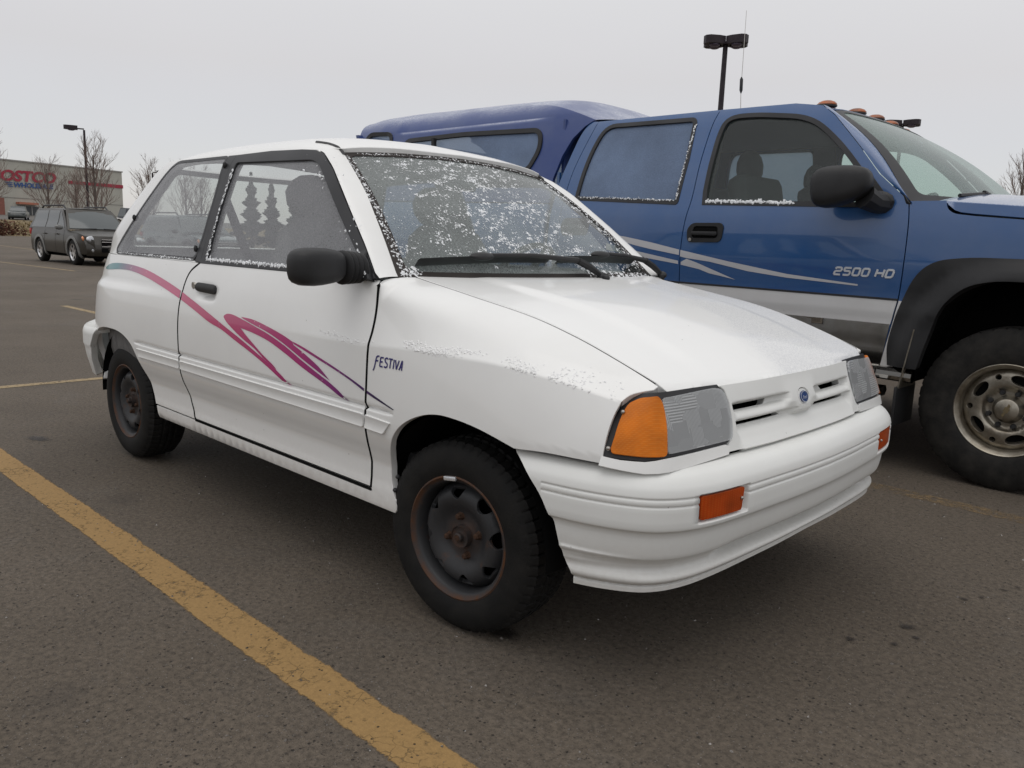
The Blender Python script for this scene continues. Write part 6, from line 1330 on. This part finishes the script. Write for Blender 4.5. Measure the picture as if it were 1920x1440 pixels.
    for s in (-1, 1):
        if detail:
            b = MB(); M_ = Matrix.Translation((fo-.17, s*(hw-.30), .735)) @ Matrix.Rotation(s*R(-28),4,'Z') @ Matrix.Rotation(R(-24),4,'Y'); b.ball(None, (.06,.22,.105), 14, M=M_); b.build('headlamp', M_REFL2, C0)
            b = MB(); M_ = Matrix.Translation((fo-.30, s*(hw-.13), .745)) @ Matrix.Rotation(s*R(-46),4,'Z') @ Matrix.Rotation(R(-20),4,'Y'); b.ball(None, (.05,.11,.085), 12, M=M_); b.build('turn_signal', M_AMB2, C0)
            b = MB(); b.ball((fo-.055, s*(hw-.30), .44), (.04,.085,.075), 12); b.build('fog_lamp', M_REFL2, C0)
            b = MB(); b.ball((-.62, s*(hw+.10), zb+.06), (.07,.115,.075), 10); b.build('door_mirror', M_TRIM if trim is None else trim, C0)
            if suv: b = MB(); b.tube([(xt0-.05, s*(yt-.02), H-.03),(xt0-.18, s*(yt-.02), H+.055),(xt1+.3, s*(yt-.02), H+.055),(xt1+.12, s*(yt-.02), H-.02)], .024, 6); b.build('roof_rail', M_TRIM, C0)
            for cx in (0, -wb):
                P = [(cx + (r+.13)*math.cos(a), .33 + (r+.13)*math.sin(a)) for a in np.linspace(math.pi*1.08,-.08*math.pi,14)] + [(cx + (r+.05)*math.cos(a), .33 + (r+.05)*math.sin(a)) for a in np.linspace(-.08*math.pi,math.pi*1.08,14)]
                if s < 0: sheet('wheel_flare', S, P, trim or M_TRIM, C0, h=(.1,.1), off=.02, thick=.04, mirror=0)
    if detail:
        b = MB(); b.box((fo+.02, 0, .66), (.06,.86,.20)); b.box((fo+.05,0,.45), (.06,.9,.12)); b.build('grille_opening', M_DARK, C0)
        for z in (.74,.675,.55): b = MB(); b.box((fo+.065, 0, z), (.03,.90,.022)); b.build('grille_bar', M_CHROME, C0)
        for s in (-1,1): b = MB(); b.tube([(-.43+.06,s*.55,zb+.03),(-.40+.08,s*.1,zb+.045)], .018, 5); b.build('wiper', M_TRIM, C0)
        for x in (-1.15,-2.15): b = MB(); b.box((x, -hw-.005, zb-.13), (.20,.03,.035), bev=.01); o = b.build('door_handle', body, C0); mirror_obj(o)
        for x in (-.62,-1.28,-2.2): sheet('door_gap', S, [(x,.34),(x,zb-.01),(x-.012,zb-.01),(x-.012,.34)], M_DARK, C0, h=(.1,.1), off=.003, thick=0, lip=False, mirror=0)
        b = MB(); b.ball((xr+.10, -hw+.12, zb-.08), (.10,.07,.14), 8); o = b.build('tail_lamp', mat('tail_red', (.4,.02,.015), .25), C0); mirror_obj(o)
    pw = None
    for cx, s in ((0,-1),(-wb,-1),(0,1),(-wb,1)):
        if pw is None:
            w = empty('wheel'); w.parent = C0; V, F = revolve([(r*.62,.0),(r*.66,-.012),(r*.85,-.014),(r*.96,.008),(r,.03),(r,.18),(r*.9,.2)], 28); obj('tyre', V, F, M_TYRE, w, ang=40)
            V, F = revolve([(r*.65,-.006),(r*.60,.0),(r*.56,.05),(r*.54,.09),(0,.09)], 28); obj('rim', V, F, M_DARK, w, ang=40)
            for k in range(6):
                a = 6.2832*k/6 + .3; c, q_ = math.cos(a), math.sin(a); b = MB(); b.add([(c*x - q_*z, y, q_*x + c*z) for x, y, z in ((0,.02,-.05),(r*.58,.005,-.032),(r*.58,.005,.032),(0,.02,.05),(0,.06,-.05),(r*.58,.05,-.03),(r*.58,.05,.03),(0,.06,.05))], [(0,1,2,3),(0,4,5,1),(3,2,6,7)]); b.build('spoke', M_WHEELC, w, smooth=False)
            V, F = revolve([(r*.66,-.010),(r*.60,-.010),(r*.57,.02)], 28); obj('rim_edge', V, F, M_WHEELC, w); pw = w
        else:
            w = empty('wheel'); w.parent = C0
            for ch in list(pw.children): copy_tree(ch, w)
        w.location = (cx, s*(hw-.02), r); w.rotation_euler = (0, .4*cx, math.pi if s > 0 else 0)
    return C0
M_REFL2 = mat('far_lamp_glass', (.42,.43,.45), .2, .5, coat=.6); M_AMB2 = mat('far_amber', (.60,.20,.06), .2, coat=1)
M_BRN = paint('brown_grey_paint', (.030,.026,.020), .34, .12, dirt=(.05,.045,.04), amount=.1, low=.05); M_FLARE = paint('grey_flare', (.15,.15,.145), .5, .2, low=.3)
far_car('parked_suv', (-23.22,6.56,0), R(1.5), 'dark grey-brown SUV with roof rails parked behind the white hatchback', 'SUV', M_BRN, trim=M_FLARE)
far_car('parked_suv', (-24.2,10.3,0), R(1.5), 'dark teal SUV seen dimly through the rear side window of the white hatchback', 'SUV', paint('teal_paint', (.030,.050,.055), .3, .8, amount=.15, low=.3), H=1.60)
far_car('parked_pickup', (-105.6,26.0,1.62), R(-20), 'small dark pickup parked beyond the russet shrub at the left', 'pickup truck', paint('dark_green_paint', (.022,.030,.030), .35, .6, amount=.2, low=.3), L=5.2, wb=3.2, W=1.85, H=1.62, bed=True, detail=False)
far_car('parked_car', (-100.5,34.9,1.52), R(100), 'white car, only its roof showing right of the SUV roof', 'car', M_WHITE, suv=False, H=1.40, detail=False)
far_car('parked_van', (-102.0,39.6,1.52), R(100), 'dark navy van showing between the store corner and the white hatchback', 'van', paint('navy_paint', (.022,.024,.045), .35, .6, amount=.15, low=.3), H=2.05, detail=False)
far_car('parked_minivan', (-.35,6.95,0), 0, 'dark red vehicle, only a sliver showing over the pickup bonnet', 'van', paint('dark_red_paint', (.16,.012,.022), .35, .7, amount=.2, low=.3), H=1.56, W=1.85, detail=False)
b = MB(); b.tube([(0,0,0),(0,0,6.55)], [.12,.07], 6); b.box((.0,0,6.6), (.5,.5,.12)); o = b.build('utility_pole', M_POLE); o.location = (-14.14,55.8,0); tag(o, 'thin distant pole standing above the foot of the pickup windscreen', 'pole')
